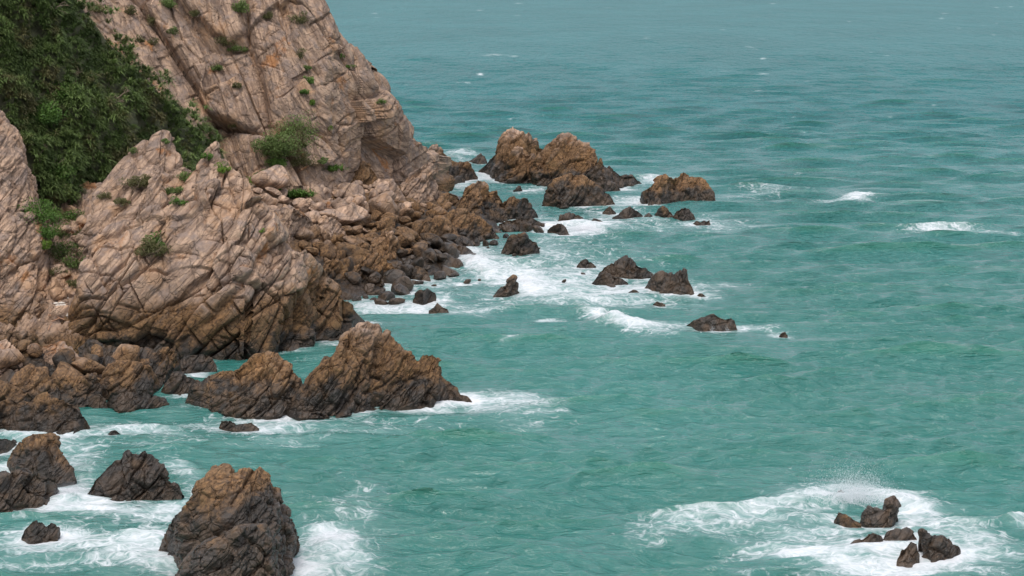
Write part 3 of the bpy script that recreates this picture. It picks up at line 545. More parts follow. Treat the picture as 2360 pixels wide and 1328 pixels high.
wetspots = [(800, 688, 34), (822, 692, 26), (850, 672, 40), (868, 678, 30), (870, 660, 26), (893, 690, 46), (912, 698, 40), (880, 700, 26), (925, 668, 50), (930, 655, 36), (905, 652, 34), (925, 678, 48), (950, 655, 26), (965, 655, 22), (1012, 640, 34), (1030, 632, 44), (1045, 636, 26), (1000, 618, 30), (1028, 615, 50), (1050, 616, 46), (1020, 604, 34), (1035, 596, 40), (1060, 570, 40), (1078, 562, 30), (1085, 566, 22), (1120, 565, 18), (1138, 562, 22), (1125, 572, 8), (1075, 652, 22), (1000, 660, 12), (1105, 646, 8), (990, 600, 34), (1010, 588, 36), (985, 625, 26), (1095, 560, 24), (1060, 585, 20), (842, 686, 16), (860, 692, 16), (1170, 530, 24), (1190, 528, 26), (1215, 526, 20), (1240, 530, 22), (1150, 538, 22), (1130, 540, 18), (1165, 545, 12), (1250, 522, 16), (1240, 538, 12), (1020, 430, 26), (1050, 425, 30), (1065, 421, 20), (1460, 500, 12), (1495, 500, 16), (1243, 573, 8), (1170, 584, 14), (1185, 588, 10), (1090, 590, 14), (1345, 633, 10), (1410, 662, 16), (1300, 648, 10), (30, 1022, 20), (375, 925, 20)]
for px, py, wpx in wetspots:
    p = on_level(px, py, 0.05); s = wpx*p[1]/FPX*0.95
    put_boulder(p, s, 'dark wet stone among many like it along the surf edge of the beach', 'dark wet stones along the surf edge', 1.2, 'wet_stone', sink=0.4)
k = 0
while k < 34:
    px, py = rng.uniform(-10, 400), rng.uniform(790, 925)
    p, n = hit(bb, px, py)
    if p is None or p.y > 175: k += .2; continue
    s = float(np.clip(rng.lognormal(0.1, 0.45), 0.4, 2.4)); k += 1
    put_boulder(p+Vector((0, 0, .3*s)), s, 'loose brown boulder among many like it on the left shore below the outcrop', 'loose boulders on the left shore', 0.6+rng.uniform(-2.5, 1), name='shore_stone')
gl = SURF['gully']
for k in range(26):
    px, py = rng.uniform(125, 235), rng.uniform(480, 740)
    p, n = hit(gl, px, py)
    if p: put_boulder(p, rng.uniform(0.4, 1.5), 'pale tumbled stone among many like it in the gully', 'stones tumbled down the gully', -6.0, 'rubble_stone')
log('boulders')

# ================================================================== plants
class Leaves:
    def __init__(s): s.V = []; s.F = []; s.T = []; s.n = 0
    def add(s, V, F, T): s.V.append(V); s.F.append(F+s.n); s.T.append(T); s.n += len(V)
    def quads(s, c, size, n, r, tone, seed, up=0.35):
        """n small leaves around centres c"""
        g = np.random.default_rng(seed); m = len(c)
        d = g.normal(size=(m, 3)); d[:, 2] += up; d /= np.linalg.norm(d, axis=1, keepdims=True)
        e = np.cross(d, g.normal(size=(m, 3))); e /= np.linalg.norm(e, axis=1, keepdims=True)
        L = size*g.uniform(.7, 1.3, (m, 1)); W = L*0.42
        b = np.cross(d, e)
        V = np.stack([c-d*L*.5, c+e*W+b*W*.2, c+d*L*.5, c-e*W+b*W*.2], 1).reshape(-1, 3)
        s.add(V, np.arange(4*m).reshape(m, 4), np.repeat(tone, 4))
    def rosette(s, c, R_, nb, g, tone, axis):
        """narrow arching blades from one centre"""
        th = g.uniform(0, 2*math.pi, nb); el = g.uniform(0.15, 1.35, nb)
        d = np.stack([np.cos(th)*np.cos(el), np.sin(th)*np.cos(el), np.sin(el)], -1)+axis*0.5; d /= np.linalg.norm(d, axis=1, keepdims=True)
        L = R_*g.uniform(.7, 1.15, (nb, 1)); side = np.cross(d, (0, 0, 1.)); side /= np.maximum(np.linalg.norm(side, axis=1, keepdims=True), 1e-3)
        w_ = 0.034*R_+0.012; pts = []
        for t, ww, dr in ((0, .7, 0), (.4, 1, .05), (.75, .7, .25), (1., .08, .55)):
            p = c+d*L*t; p = p-np.array([0, 0, 1.])*L*dr*0.9
            pts += [p-side*w_*ww, p+side*w_*ww]
        V = np.stack(pts, 1).reshape(-1, 3); base = (np.arange(nb)*8)[:, None]
        F = np.concatenate([base+np.array([[0, 1, 3, 2]])+2*k for k in range(3)])
        s.add(V, F, np.repeat(np.clip(tone+g.uniform(-.25, .25, nb), 0, 1), 8))
    def mesh(s, name, mat, loc):
        V = np.concatenate(s.V)-np.array(loc); F = np.concatenate(s.F); return mesh_from(name, V, F, mat, False, {'tone': np.concatenate(s.T)})
g = np.random.default_rng(3)
hb = SURF['hill']; th = Leaves(); placed = 0
hillpoly = [(-60, -80), (120, -80), (205, 20), (240, 95), (300, 150), (350, 190), (420, 245), (470, 300), (500, 350), (490, 460), (200, 480), (130, 490), (80, 470), (60, 400), (0, 270), (-60, 230)]
dens = 0
hillpts = []
while placed < 4200:
    px, py = g.uniform(-60, 490), g.uniform(-80, 560)
    if not inside(px, py, hillpoly) : continue
    p, n = hit(hb, px, py)
    if p is None: continue
    hillpts.append((px, py, p))
    p = np.array(p); nn = np.array(n); nn = nn if nn[2] > 0 else -nn
    cl = float(fbm(np.array([p/2.2]), 3, 5)[0])
    up = nn*0.45+np.array([0, 0, 0.7]); hgt = 0.25+2.3*max(0, cl+0.45)*g.uniform(.4, 1)
    th.rosette(p+up*hgt, g.uniform(.6, 1.15), 24, g, float(np.clip(0.35+0.5*cl+g.uniform(-.2, .2), 0, 1)), nn); placed += 1
link('thicket', th.mesh('thicket', LEAF_DARK, (0, 0, 0)), kind='stuff', label='dense dark green thicket of spiky-leaved bushes covering the hillside left of the cliff', category='thicket')
def tuft_shrub(p, nrm, rx, ry, rz, leaf, dn, tone0, seed):
    L = Leaves(); r = np.random.default_rng(seed); nc = max(5, int(9*(rx*ry)**.5*2))
    for k in range(nc):
        a = r.normal(size=3); a /= np.linalg.norm(a); a *= r.uniform(.2, .85)
        cc = p+np.array([a[0]*rx, a[1]*ry, abs(a[2])*rz])
        m = int(dn/nc); q = r.normal(size=(m, 3)); q /= np.linalg.norm(q, axis=1, keepdims=True); q *= (r.uniform(.3, 1, (m, 1))**.5)
        rr = 0.42*min(rx, rz)*r.uniform(.6, 1.3)
        c = cc+q*rr*np.array([1.2, 1, .8])
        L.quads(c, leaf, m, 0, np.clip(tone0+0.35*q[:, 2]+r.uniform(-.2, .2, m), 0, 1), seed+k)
    return L
def shrub(px, py, bvh, rx, rz, mat, lab, leaf=0.16, dn=900, tone=0.5, grass=False, name='shrub', cat='shrub'):
    p, n = hit(bvh, px, py)
    if p is None: log('miss', lab); return
    rx *= 1.5; rz *= 1.5; dn = int(dn*1.3); p = np.array(p)+np.array([0, -0.25*rx, 0.1]); loc = p.copy(); seed = int(px*7+py)
    if grass:
        L = Leaves(); r = np.random.default_rng(seed)
        for k in range(max(8, int(30*rx))):
            L.rosette(p+np.array([r.normal()*rx*.6, r.normal()*rx*.3, -0.1]), rz*r.uniform(.6, 1.1), 20, r, tone, np.array([0, 0, 1.2]))
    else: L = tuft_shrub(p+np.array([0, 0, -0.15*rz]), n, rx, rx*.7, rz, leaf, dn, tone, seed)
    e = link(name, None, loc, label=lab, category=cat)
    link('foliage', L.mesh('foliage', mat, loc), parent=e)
    # stems
    V, F, o = [], [], 0; r = np.random.default_rng(seed)
    for k in range(5):
        a = np.array([r.uniform(-.3, .3)*rx, 0, -0.3]); b_ = np.array([r.uniform(-.7, .7)*rx, r.uniform(-.4, .2)*rx, rz*r.uniform(.4, .8)])
        v, f = tube([a, (a+b_)/2+r.normal(size=3)*.08*rx, b_], [.05, .035, .015]); V.append(v); F.append(f+o); o += len(v)
    link('stem', mesh_from('stem', np.concatenate(V), np.concatenate(F), BARK), parent=e)
def tube(pts, rad, k=6):
    pts = [np.array(p, float) for p in pts]; V = []
    for i, p in enumerate(pts):
        d = pts[min(i+1, len(pts)-1)]-pts[max(i-1, 0)]; d = d/np.linalg.norm(d)
        a = np.cross(d, (0.31, .5, .8)); a /= np.linalg.norm(a); b_ = np.cross(d, a)
        V += [p+rad[i]*(math.cos(t)*a+math.sin(t)*b_) for t in np.arange(k)*2*math.pi/k]
    F = [[i*k+j, i*k+(j+1) % k, (i+1)*k+(j+1) % k, (i+1)*k+j] for i in range(len(pts)-1) for j in range(k)]
    return np.array(V), np.array(F)
CB, OB, GB, LB = SURF['cliff'], SURF['outcrop'], SURF['gully'], SURF['crag']
for a in [
    (638, 345, CB, 1.9, 1.6, LEAF_DARK, 'big rounded green bush filling the hollow in the cliff face', .15, 4600, .45),
    (688, 315, CB, 1.7, 2.4, LEAF_DARK, 'dark green bush on the right of the hollow in the cliff face', .15, 2200, .6),
    (700, 375, CB, 1.2, .9, LEAF_OLIVE, 'brownish dry bush under the dark bush in the cliff hollow', .12, 1400, .4),
    (618, 405, CB, .8, .7, LEAF_MID, 'bright green leafy shrub below the cliff hollow', .13, 1100, .7),
    (640, 378, CB, .9, .8, LEAF_MID, 'fresh green shrub directly under the big rounded cliff bush', .13, 1100, .7),
    (600, 422, CB, 1.3, .9, LEAF_LIME, 'lime green low plants spreading at the cliff foot behind the outcrop', .12, 1500, .6),
    (516, 392, OB, .5, .45, LEAF_LIME, 'lime green tuft just below the outcrop pinnacle', .1, 600, .6),
    (455, 355, OB, .9, .4, LEAF_MID, 'green shrub on the ledge between the two outcrop summits', .11, 800, .5),
    (430, 412, OB, .8, .5, LEAF_DARK, 'dark green strip of shrub in the groove left of the pinnacle slab', .11, 900, .6),
    (400, 445, OB, .7, .45, LEAF_DARK, 'lower dark green shrub in the groove of the slanting slabs', .11, 800, .5),
    (325, 425, OB, 1.3, .55, LEAF_OLIVE, 'olive patch of low scrub on the left slanting slab', .11, 1500, .5),
    (355, 578, OB, 1.2, .8, LEAF_OLIVE, 'brown and green scrub in the hollow of the outcrop face', .12, 1500, .5),
    (365, 560, OB, .7, .6, LEAF_MID, 'small green bush above the scrub in the outcrop hollow', .12, 800, .4),
    (240, 455, OB, .5, .4, LEAF_OLIVE, 'small olive tuft at the left shoulder of the outcrop', .1, 500, .5),
    (310, 352, OB, .35, .3, LEAF_DARK, 'tiny dark tuft near the top edge of the left slab', .1, 300, .5),
    (212, 515, GB, .8, .6, LEAF_MID, 'green bush on stones at the top of the gully', .12, 900, .4),
    (215, 565, GB, .8, .6, LEAF_OLIVE, 'olive bush halfway down the gully', .12, 900, .5),
    (235, 600, GB, .7, .5, LEAF_MID, 'low green bush at the right wall of the gully', .12, 700, .5),
    (150, 585, GB, 1.0, 1.1, LEAF_DARK, 'dark shaded bush in the depth of the gully', .13, 1200, .3),
    (185, 655, GB, 1.2, .4, LEAF_OLIVE, 'grassy olive ground plants low in the gully', .11, 1000, .6),
    (92, 495, LB, 1.2, 1.1, LEAF_MID, 'green leafy creeper hanging over the right edge of the left crag', .13, 2200, .4),
    (105, 540, LB, .8, .8, LEAF_MID, 'lower end of the green creeper beside the gully mouth', .13, 1300, .5),
    (104, 570, LB, .5, .5, LEAF_LIME, 'bright green tip of creeper low on the left crag', .12, 500, .5),
    (140, 225, hb, 1.5, 1.3, LEAF_MID, 'broad-leaved green shrub in the middle of the hillside thicket', .17, 2400, .35),
    (110, 270, hb, 1.3, 1.1, LEAF_MID, 'second broad-leaved shrub lower left in the hillside thicket', .17, 2000, .3),
    (130, 400, hb, 1.4, 1.1, LEAF_MID, 'bushy green shrub at the foot of the hillside above the gully', .15, 2200, .4),
    (130, 450, hb, 1.3, 1.0, LEAF_DARK, 'dark green bush at the bottom of the thicket near the gully', .15, 2200, .7),
    (712, 190, CB, .45, .7, LEAF_MID, 'bright green tuft in a joint on the right part of the cliff', .12, 500, .7),
    (690, 130, CB, .6, .9, LEAF_OLIVE, 'olive plants trailing in a joint high on the cliff', .12, 700, .5),
    (690, 45, CB, .8, 1.0, LEAF_OLIVE, 'dry scrub in a joint near the top edge of the picture on the cliff', .13, 900, .5),
    (790, 132, CB, .4, .25, LEAF_MID, 'small green tuft on the right edge of the cliff', .1, 300, .5),
    (808, 155, CB, .35, .3, LEAF_MID, 'second small green tuft lower on the right edge of the cliff', .1, 300, .6),
    (880, 238, CB, .5, .4, LEAF_MID, 'green tuft on the seaward shoulder of the cliff', .1, 400, .6),
    (762, 298, CB, .3, .3, LEAF_LIME, 'tiny bright tuft in the lower cliff face', .1, 200, .6),
    (385, 12, CB, .9, .7, LEAF_DARK, 'dark bush at the top edge of the picture on the upper cliff', .14, 1100, .6),
    (550, 22, CB, .8, .9, LEAF_DARK, 'dark bush in the cleft high on the cliff', .14, 1100, .6),
    (515, 100, CB, .9, .8, LEAF_OLIVE, 'sparse scrub in the diagonal cleft of the cliff', .12, 900, .4),
    (550, 115, CB, .8, .6, LEAF_DARK, 'dark green scrub in the cliff cleft under the overhang', .12, 800, .5),
    (350, 50, CB, .7, .9, LEAF_OLIVE, 'long olive scrub patch on the left of the upper cliff', .12, 900, .5),
    (230, 25, CB, 1.0, .7, LEAF_OLIVE, 'yellowish grass and scrub where the thicket meets the cliff', .12, 900, .7),
    (540, 292, CB, .5, .4, LEAF_OLIVE, 'small scrub patch in the lower middle of the cliff face', .11, 400, .5),
    (355, 100, CB, .5, .6, LEAF_OLIVE, 'small dark scrub patch on the pale left cliff face', .11, 500, .4),
    (608, 535, OB, .25, .2, LEAF_LIME, 'tiny green tuft on the right ridge of the outcrop', .08, 150, .6),
    ]:
    shrub(*a)
for px, py, rx, m_, w_ in [(455, 35, .6, LEAF_OLIVE, 'dry scrub in the upper middle of the cliff'), (400, 75, .6, LEAF_DARK, 'dark tuft below the bush at the top of the cliff'), (300, 30, .7, LEAF_OLIVE, 'yellowed grass at the upper left of the cliff'), (320, 95, .5, LEAF_OLIVE, 'faded tuft on the pale left slab of the cliff'),
                           (700, 215, .5, LEAF_MID, 'green plant below the tuft in the right cliff joint'), (725, 240, .4, LEAF_LIME, 'lowest bright plant in the right cliff joint'), (705, 160, .5, LEAF_DARK, 'dark plant above the tuft in the right cliff joint'), (500, 160, .6, LEAF_DARK, 'dark scrub at the lower end of the cliff cleft'), (620, 40, .6, LEAF_OLIVE, 'scrub patch right of the high cleft bush'), (470, 300, .7, LEAF_OLIVE, 'dry scrub where the thicket tip meets the cliff foot'),
                           (745, 375, .5, LEAF_DARK, 'dark weeds in the joint above the cliff foot'), (545, 200, .4, LEAF_OLIVE, 'faint olive tuft in the centre of the cliff face')]:
    shrub(px, py, CB, rx, rx*.8, m_, w_, .12, 600, .45)
for px, py, rx, m_, w_ in [(280, 470, .6, LEAF_OLIVE, 'dry tuft on the left slab of the outcrop'), (415, 470, .6, LEAF_MID, 'green tuft at the lower end of the slab groove'), (480, 365, .5, LEAF_MID, 'green plant just left of the outcrop pinnacle'), (385, 330, .3, LEAF_DARK, 'tiny dark plant under the left outcrop summit'), (560, 405, .5, LEAF_LIME, 'bright green patch on the right shoulder of the pinnacle')]:
    shrub(px, py, OB, rx, rx*.7, m_, w_, .1, 600, .5)
for px, py, rx, m_, w_ in [(120, 500, .9, LEAF_DARK, 'topmost dark'), (165, 505, .8, LEAF_MID, 'green'), (185, 545, .6, LEAF_OLIVE, 'brownish'), (140, 540, .9, LEAF_DARK, 'shaded'), (205, 610, .6, LEAF_MID, 'small bright'), (170, 610, .7, LEAF_DARK, 'hollow-filling'), (195, 690, .5, LEAF_OLIVE, 'lowest dry'), (140, 630, .6, LEAF_OLIVE, 'thin olive')]:
    shrub(px, py, GB, rx, rx*.9, m_, w_+' shrub among the stones of the gully', .12, 900, .45)
shrub(672, 455, bb, 0.9, 1.1, LEAF_MID, 'clump of tall green grass at the top of the boulder beach', grass=True, name='grass_clump', cat='grass clump')
shrub(685, 340, CB, .5, 1.0, LEAF_OLIVE, 'stringy dry grass hanging in the right of the cliff hollow', grass=True, name='grass_clump', cat='grass clump')
shrub(765, 395, CB, .4, .9, LEAF_MID, 'thin upright green weeds at the foot of the cliff', grass=True, name='grass_clump', cat='grass clump')
def branch_tree(px, py, bvh, h, seed, lab, lean=0.0):
    p, n = hit(bvh, px, py)
    if p is None: return
    r = np.random.default_rng(seed); V, F, st = [], [], 0
    def grow(a, d, L, rad, depth):
        nonlocal st
        pts = [a]; dd = d.copy()
        for k in range(5):
            dd = dd+r.normal(size=3)*.22; dd /= np.linalg.norm(dd); pts.append(pts[-1]+dd*L/5)
        v, f = tube(pts, np.linspace(rad, rad*.45, 6)); V.append(v); F.append(f+st); st += len(v)
        if depth < 3:
            for k in range(3): grow(pts[2+k], (dd+r.normal(size=3)*.8+np.array([0, -.3, .2]))/1.6, L*.62, rad*.5, depth+1)
    d0 = np.array([lean, -0.6, 0.9]); grow(np.array([0, 0, -.2]), d0/np.linalg.norm(d0), h*.6, 0.085*h/2.5, 0)
    link('bare_tree', mesh_from('bare_tree', np.concatenate(V), np.concatenate(F), BARK), np.array(p), label=lab, category='bare tree')
branch_tree(105, 50, hb, 3.4, 11, 'pale curved bare branches near the top of the hillside thicket', .8)
branch_tree(178, 215, hb, 3.0, 12, 'pale bare branches sprawling over the middle of the thicket', -.5)
branch_tree(250, 240, hb, 3.2, 13, 'forked bare tree on the right of the thicket', .5)
branch_tree(85, 370, hb, 3.2, 14, 'bent bare brown trunk at the lower left of the thicket', .9)
branch_tree(215, 370, hb, 2.6, 15, 'leaning bare trunk in the shadow at the lower right of the thicket', .6)
branch_tree(40, 25, hb, 2.8, 16, 'thin bare twigs at the upper left corner of the thicket', .4)
# driftwood and litter at the gully mouth
def stick(a, b_, rad, lab, bvh=None):
    pa = hit(bvh, *a)[0]; pb = hit(bvh, *b_)[0]
    if pa is None or pb is None: log('stick miss'); return
    pa, pb = np.array(pa)+[0, -.1, .15], np.array(pb)+[0, -.1, .15]; m = (pa+pb)/2+[0, 0, .1]
    v, f = tube([pa-pa, m-pa, pb-pa], [rad, rad*.85, rad*.5]); link('driftwood', mesh_from('driftwood', v, f, DRIFT), pa, label=lab, category='driftwood', group='driftwood')
stick((122, 738), (160, 722), .07, 'longest reddish driftwood pole at the gully mouth', GB)
stick((120, 745), (150, 738), .05, 'short driftwood stick below the long pole at the gully mouth', GB)
stick((112, 730), (150, 742), .05, 'driftwood stick crossing the long pole at the gully mouth', GB)
stick((112, 765), (120, 750), .05, 'upright splinter of driftwood under the gully mouth', GB)
for k in range(34):
    px, py = 128+abs(g.normal())*28, g.uniform(665, 735)
    p = hit(GB, px, py)[0]
    if p: 
        o = link('pebble', protos[int(g.integers(14))], p, label='small bleached stone among the pale debris in the gully mouth', category='pebble', group='bleached stones in the gully mouth'); s = g.uniform(.08, .2); o.scale = (s*1.4, s, s); o['tide'] = -9.0
        if k == 0:
            wm = protos[0].copy(); wm.materials.clear(); wm.materials.append(PALE)
        o.data = wm
log('plants')

# ================================================================== the sea
HW = lambda y: CAM_H*FPX/(y+100.0)
rows_px = np.concatenate([np.linspace(3200, 1500, 60)[:-1], np.arange(1500, 60, -1.9), np.arange(60, -60, -1.5), np.array([-70, -80, -88, -94, -97, -98.5])])
Yr = HW(rows_px)
ui = np.arange(-1240, 1240, 2.1)/FPX
uo = np.concatenate([-np.geomspace(1.1, -ui[0], 230)[:-1], ui, np.geomspace(ui[-1], 1.1, 230)[1:]])
YY, UU = np.meshgrid(Yr, uo, indexing='ij'); XX = YY*UU
dY = np.abs(np.gradient(Yr))[:, None]; dX = np.abs(np.gradient(uo))[None, :]*YY
r = np.random.default_rng(21); Z = np.zeros_like(XX); SX = np.zeros_like(XX); SY = np.zeros_like(XX)
gust = fbm(np.stack([XX.ravel()/45, YY.ravel()/80, 0*XX.ravel()], -1), 3, 4).reshape(XX.shape)
ND = 130
lam = np.exp(r.uniform(math.log(1.0), math.log(17), ND))
for L in lam:
    th_ = r.normal(0, 0.30)+(-math.pi/2+0.08); kx, ky = math.cos(th_)*2*math.pi/L, math.sin(th_)*2*math.pi/L
    A = 0.0178*L**0.64*(1 if L < 8 else 0.68)
    att = np.clip((L/(2.6*dY)-0.5), 0, 1)*np.clip((L/(2.6*dX)-0.5), 0, 1)
    if att.max() <= 0: continue
    ph = kx*XX+ky*YY+r.uniform(0, 6.28)+gust*1.6
    c_, s_ = np.cos(ph), np.sin(ph)
    Z += A*att*c_; SX -= 0.6*A*att*s_*kx/(2*math.pi/L); SY -= 0.6*A*att*s_*ky/(2*math.pi/L)
log('waves', Z.std())
ppx, ppy = seen_at(np.stack([XX, YY, 0*XX], -1))
# distance to the rocks
WL = np.concatenate(WATERLINE); kd = KDTree(len(WL))
for i, q in enumerate(WL): kd.insert((q[0], q[1], 0), i)
kd.balance()
gx = np.arange(-75, 100, 0.6); gy = np.arange(80, 300, 0.7)
DG = np.array([[kd.find((x, y, 0))[2] for x in gx] for y in gy])
fx = np.clip((XX-gx[0])/0.6, 0, len(gx)-1.01); fy = np.clip((YY-gy[0])/0.7, 0, len(gy)-1.01)
ix, iy = fx.astype(int), fy.astype(int); tx, ty = fx-ix, fy-iy
dist = (DG[iy, ix]*(1-tx)*(1-ty)+DG[iy, ix+1]*tx*(1-ty)+DG[iy+1, ix]*(1-tx)*ty+DG[iy+1, ix+1]*tx*ty)
dist = np.where((XX < gx[0]) | (XX > gx[-1]) | (YY > gy[-1]) | (YY < gy[0]), 30, dist)
log('distance field')
calm = 0.3+0.7*np.clip(dist/10, 0, 1); Z *= calm; SX *= calm; SY *= calm
ln = fbm(np.stack([XX.ravel()/5, YY.ravel()/9, 0*XX.ravel()+3], -1), 4, 14).reshape(XX.shape)
foam = np.clip(0.62*np.exp(-dist/0.9)*(0.75+0.7*ln)+0.24*np.exp(-dist/4.0)*(0.6+ln), 0, 1)
lift = np.zeros_like(foam)
# x, y, rx, ry, strength, lift in metres, tilt
for x, y, rx, ry, s, lf, a in [
    (1270, 665, 190, 34, .5, .1, .08), (1400, 690, 160, 22, .42, .1, .05), (1150, 610, 110, 34, .5, 0, .35), (1085, 600, 42, 26, .95, .9, .5), (1120, 625, 45, 16, .7, .3, .4), (1215, 655, 50, 26, .9, .5, .3),
    (900, 712, 110, 13, .75, .1, 0), (985, 700, 45, 15, .7, .3, -.2), (1130, 715, 90, 13, .5, .1, -.1), (840, 705, 40, 10, .6, 0, 0),
    (1345, 530, 52, 14, 1.0, .7, -.1), (1300, 520, 40, 10, .6, 0, 0), (1395, 738, 55, 13, 1.0, .8, .28), (1470, 756, 80, 11, .95, .5, .12), (1560, 752, 70, 6, .5, 0, -.05), (1262, 736, 42, 7, .8, .3, 0), (1180, 794, 32, 6, .45, 0, -.2), (1740, 760, 60, 5, .45, 0, 0),
    (1225, 441, 45, 10, .85, .4, 0), (1450, 463, 60, 9, .6, .2, 0), (1510, 418, 46, 9, .8, .2, 0), (1440, 438, 40, 7, .75, .2, 0), (1780, 436, 110, 5, .5, .1, 0), (1755, 452, 80, 5, .45, 0, 0), (1975, 457, 50, 8, .82, .7, -.05), (1905, 467, 45, 4, .5, 0, 0), (2180, 535, 110, 9, .78, .3, 0), (2310, 540, 60, 5, .5, 0, 0), (2150, 526, 55, 5, .6, .3, 0),
    (1060, 357, 50, 9, .85, .3, 0), (1130, 405, 40, 8, .6, .1, 0), (1075, 432, 60, 12, .45, 0, 0), (1805, 343, 20, 3, .75, .3, 0), (1500, 385, 60, 3, .4, 0, 0), (1140, 128, 35, 2, .6, .3, 0), (1185, 131, 12, 2, .7, .3, 0), (1107, 173, 8, 2.5, .9, .3, 0), (1078, 192, 12, 2, .6, .2, 0), (1758, 136, 9, 2, .8, .3, 0), (1745, 209, 14, 1.6, .5, .2, 0), (1490, 303, 8, 2, .6, .2, 0), (2170, 43, 7, 2, .6, .2, 0), (2210, 66, 9, 1.5, .5, .2, 0), (1755, 90, 14, 1.5, .4, .2, 0), (1490, 88, 10, 1.5, .5, .2, 0),
    (1210, 925, 70, 22, .6, .2, .1), (1150, 945, 130, 30, .42, .1, .1), (830, 945, 40, 20, .85, .6, -.2), (990, 925, 90, 12, .65, .3, -.05), (850, 985, 220, 22, .36, 0, 0), (1280, 935, 50, 28, .25, 0, 0), (560, 975, 180, 18, .4, 0, 0),
    (60, 1005, 90, 22, .7, .1, .2), (290, 985, 110, 16, .6, .1, 0), (360, 1000, 150, 40, .36, 0, 0), (180, 1055, 60, 50, .5, 0, .3), (420, 1085, 60, 28, .62, .2, .5), (240, 1175, 150, 26, .78, .2, .05), (150, 1145, 50, 22, .8, .3, -.5), (400, 1180, 60, 22, .6, .1, -.2), (200, 1250, 260, 30, .45, 0, 0), (330, 1245, 70, 26, .75, .4, -.2), (100, 1290, 160, 22, .3, 0, 0), (380, 1290, 70, 22, .6, .1, 0),
    (770, 1245, 75, 32, .95, .5, .25), (760, 1300, 120, 26, .6, .1, 0), (820, 1190, 110, 40, .42, .1, .3), (700, 1315, 60, 22, .7, .2, 0), (860, 1130, 120, 40, .3, 0, .2), (640, 1020, 160, 20, .28, 0, 0),
    (1935, 1150, 100, 22, 1.0, .9, .02), (2085, 1165, 70, 26, .85, .35, .3), (1800, 1165, 110, 18, .55, .4, -.15), (1700, 1195, 170, 26, .48, .1, -.1), (1560, 1215, 110, 24, .45, .1, -.05), (1830, 1225, 170, 30, .5, .1, 0), (1850, 1272, 150, 18, .95, .2, .03), (2000, 1300, 110, 16, .85, 0, 0), (2030, 1268, 50, 8, .7, 0, 0), (2180, 1200, 110, 30, .5, .2, .3), (2260, 1250, 110, 30, .45, .1, .2), (2345, 1205, 40, 18, .85, .4, .3), (2150, 1320, 200, 20, .55, .1, 0), (1750, 1320, 180, 14, .35, 0, 0), (1480, 1240, 60, 14, .35, 0, 0),
    (765, 790, 30, 8, .5, 0, 0), (700, 830, 40, 20, .22, 0, 0), (455, 866, 30, 6, .8, 0, 0), (420, 912, 40, 6, .6, 0, 0), (1500, 1040, 90, 10, .16, 0, 0), (1650, 660, 80, 14, .5, .1, 0), (1500, 520, 200, 24, .28, 0, 0), (1300, 590, 180, 30, .32, 0, 0), (1700, 520, 140, 14, .2, 0, 0), (1250, 560, 120, 20, .3, 0, 0), (1400, 640, 200, 60, .25, 0, 0), (1380, 500, 140, 30, .3, 0, 0)]:
    if a:
        dx, dy = ppx-x, ppy-y; ca, sa = math.cos(a), math.sin(a); e1 = (dx*ca+dy*sa)/rx; e2 = (-dx*sa+dy*ca)/ry
    else: e1 = (ppx-x)/rx; e2 = (ppy-y)/ry
    q = np.exp(-(e1*e1+e2*e2)*0.9); foam = 1-(1-foam)*(1-s*q); lift += lf*q*0.8
# scattered whitecaps on the open water
for k in range(150):
    y = 20+r.uniform()**1.2*900; x = r.uniform(780, 2400); 
    if y > 380 and x < 1700: continue
    sc_ = (y+100)/500
    q = np.exp(-(((ppx-x)/(14*sc_*r.uniform(.5, 1.6)))**2+((ppy-y)/(1.8*sc_))**2)); foam = 1-(1-foam)*(1-q*r.uniform(.15, .5)*(1 if y < 420 else .35))
for k in range(60):
    y = 8+r.uniform()**1.3*330; x = r.uniform(780, 2380)
    if y > 230 and x < 1700: continue
    q = np.exp(-(((ppx-x)/r.uniform(5, 14))**2+((ppy-y)/1.3)**2)); foam = 1-(1-foam)*(1-q*r.uniform(.3, .65))
crest = np.clip((Z-0.45)/0.5, 0, 1)
foam = np.clip(foam*0.93, 0, 1)
tex = fbm(np.stack([XX.ravel()/1.2, YY.ravel()/1.6, 0*XX.ravel()], -1), 4, 90, .6).reshape(XX.shape)
Z = Z+lift*(1+0.25*tex)*(1-np.exp(-dist/1.4))+0.04*foam*tex
V = np.stack([XX+SX, YY+SY, Z], -1).reshape(-1, 3)
log('sea verts', len(V))

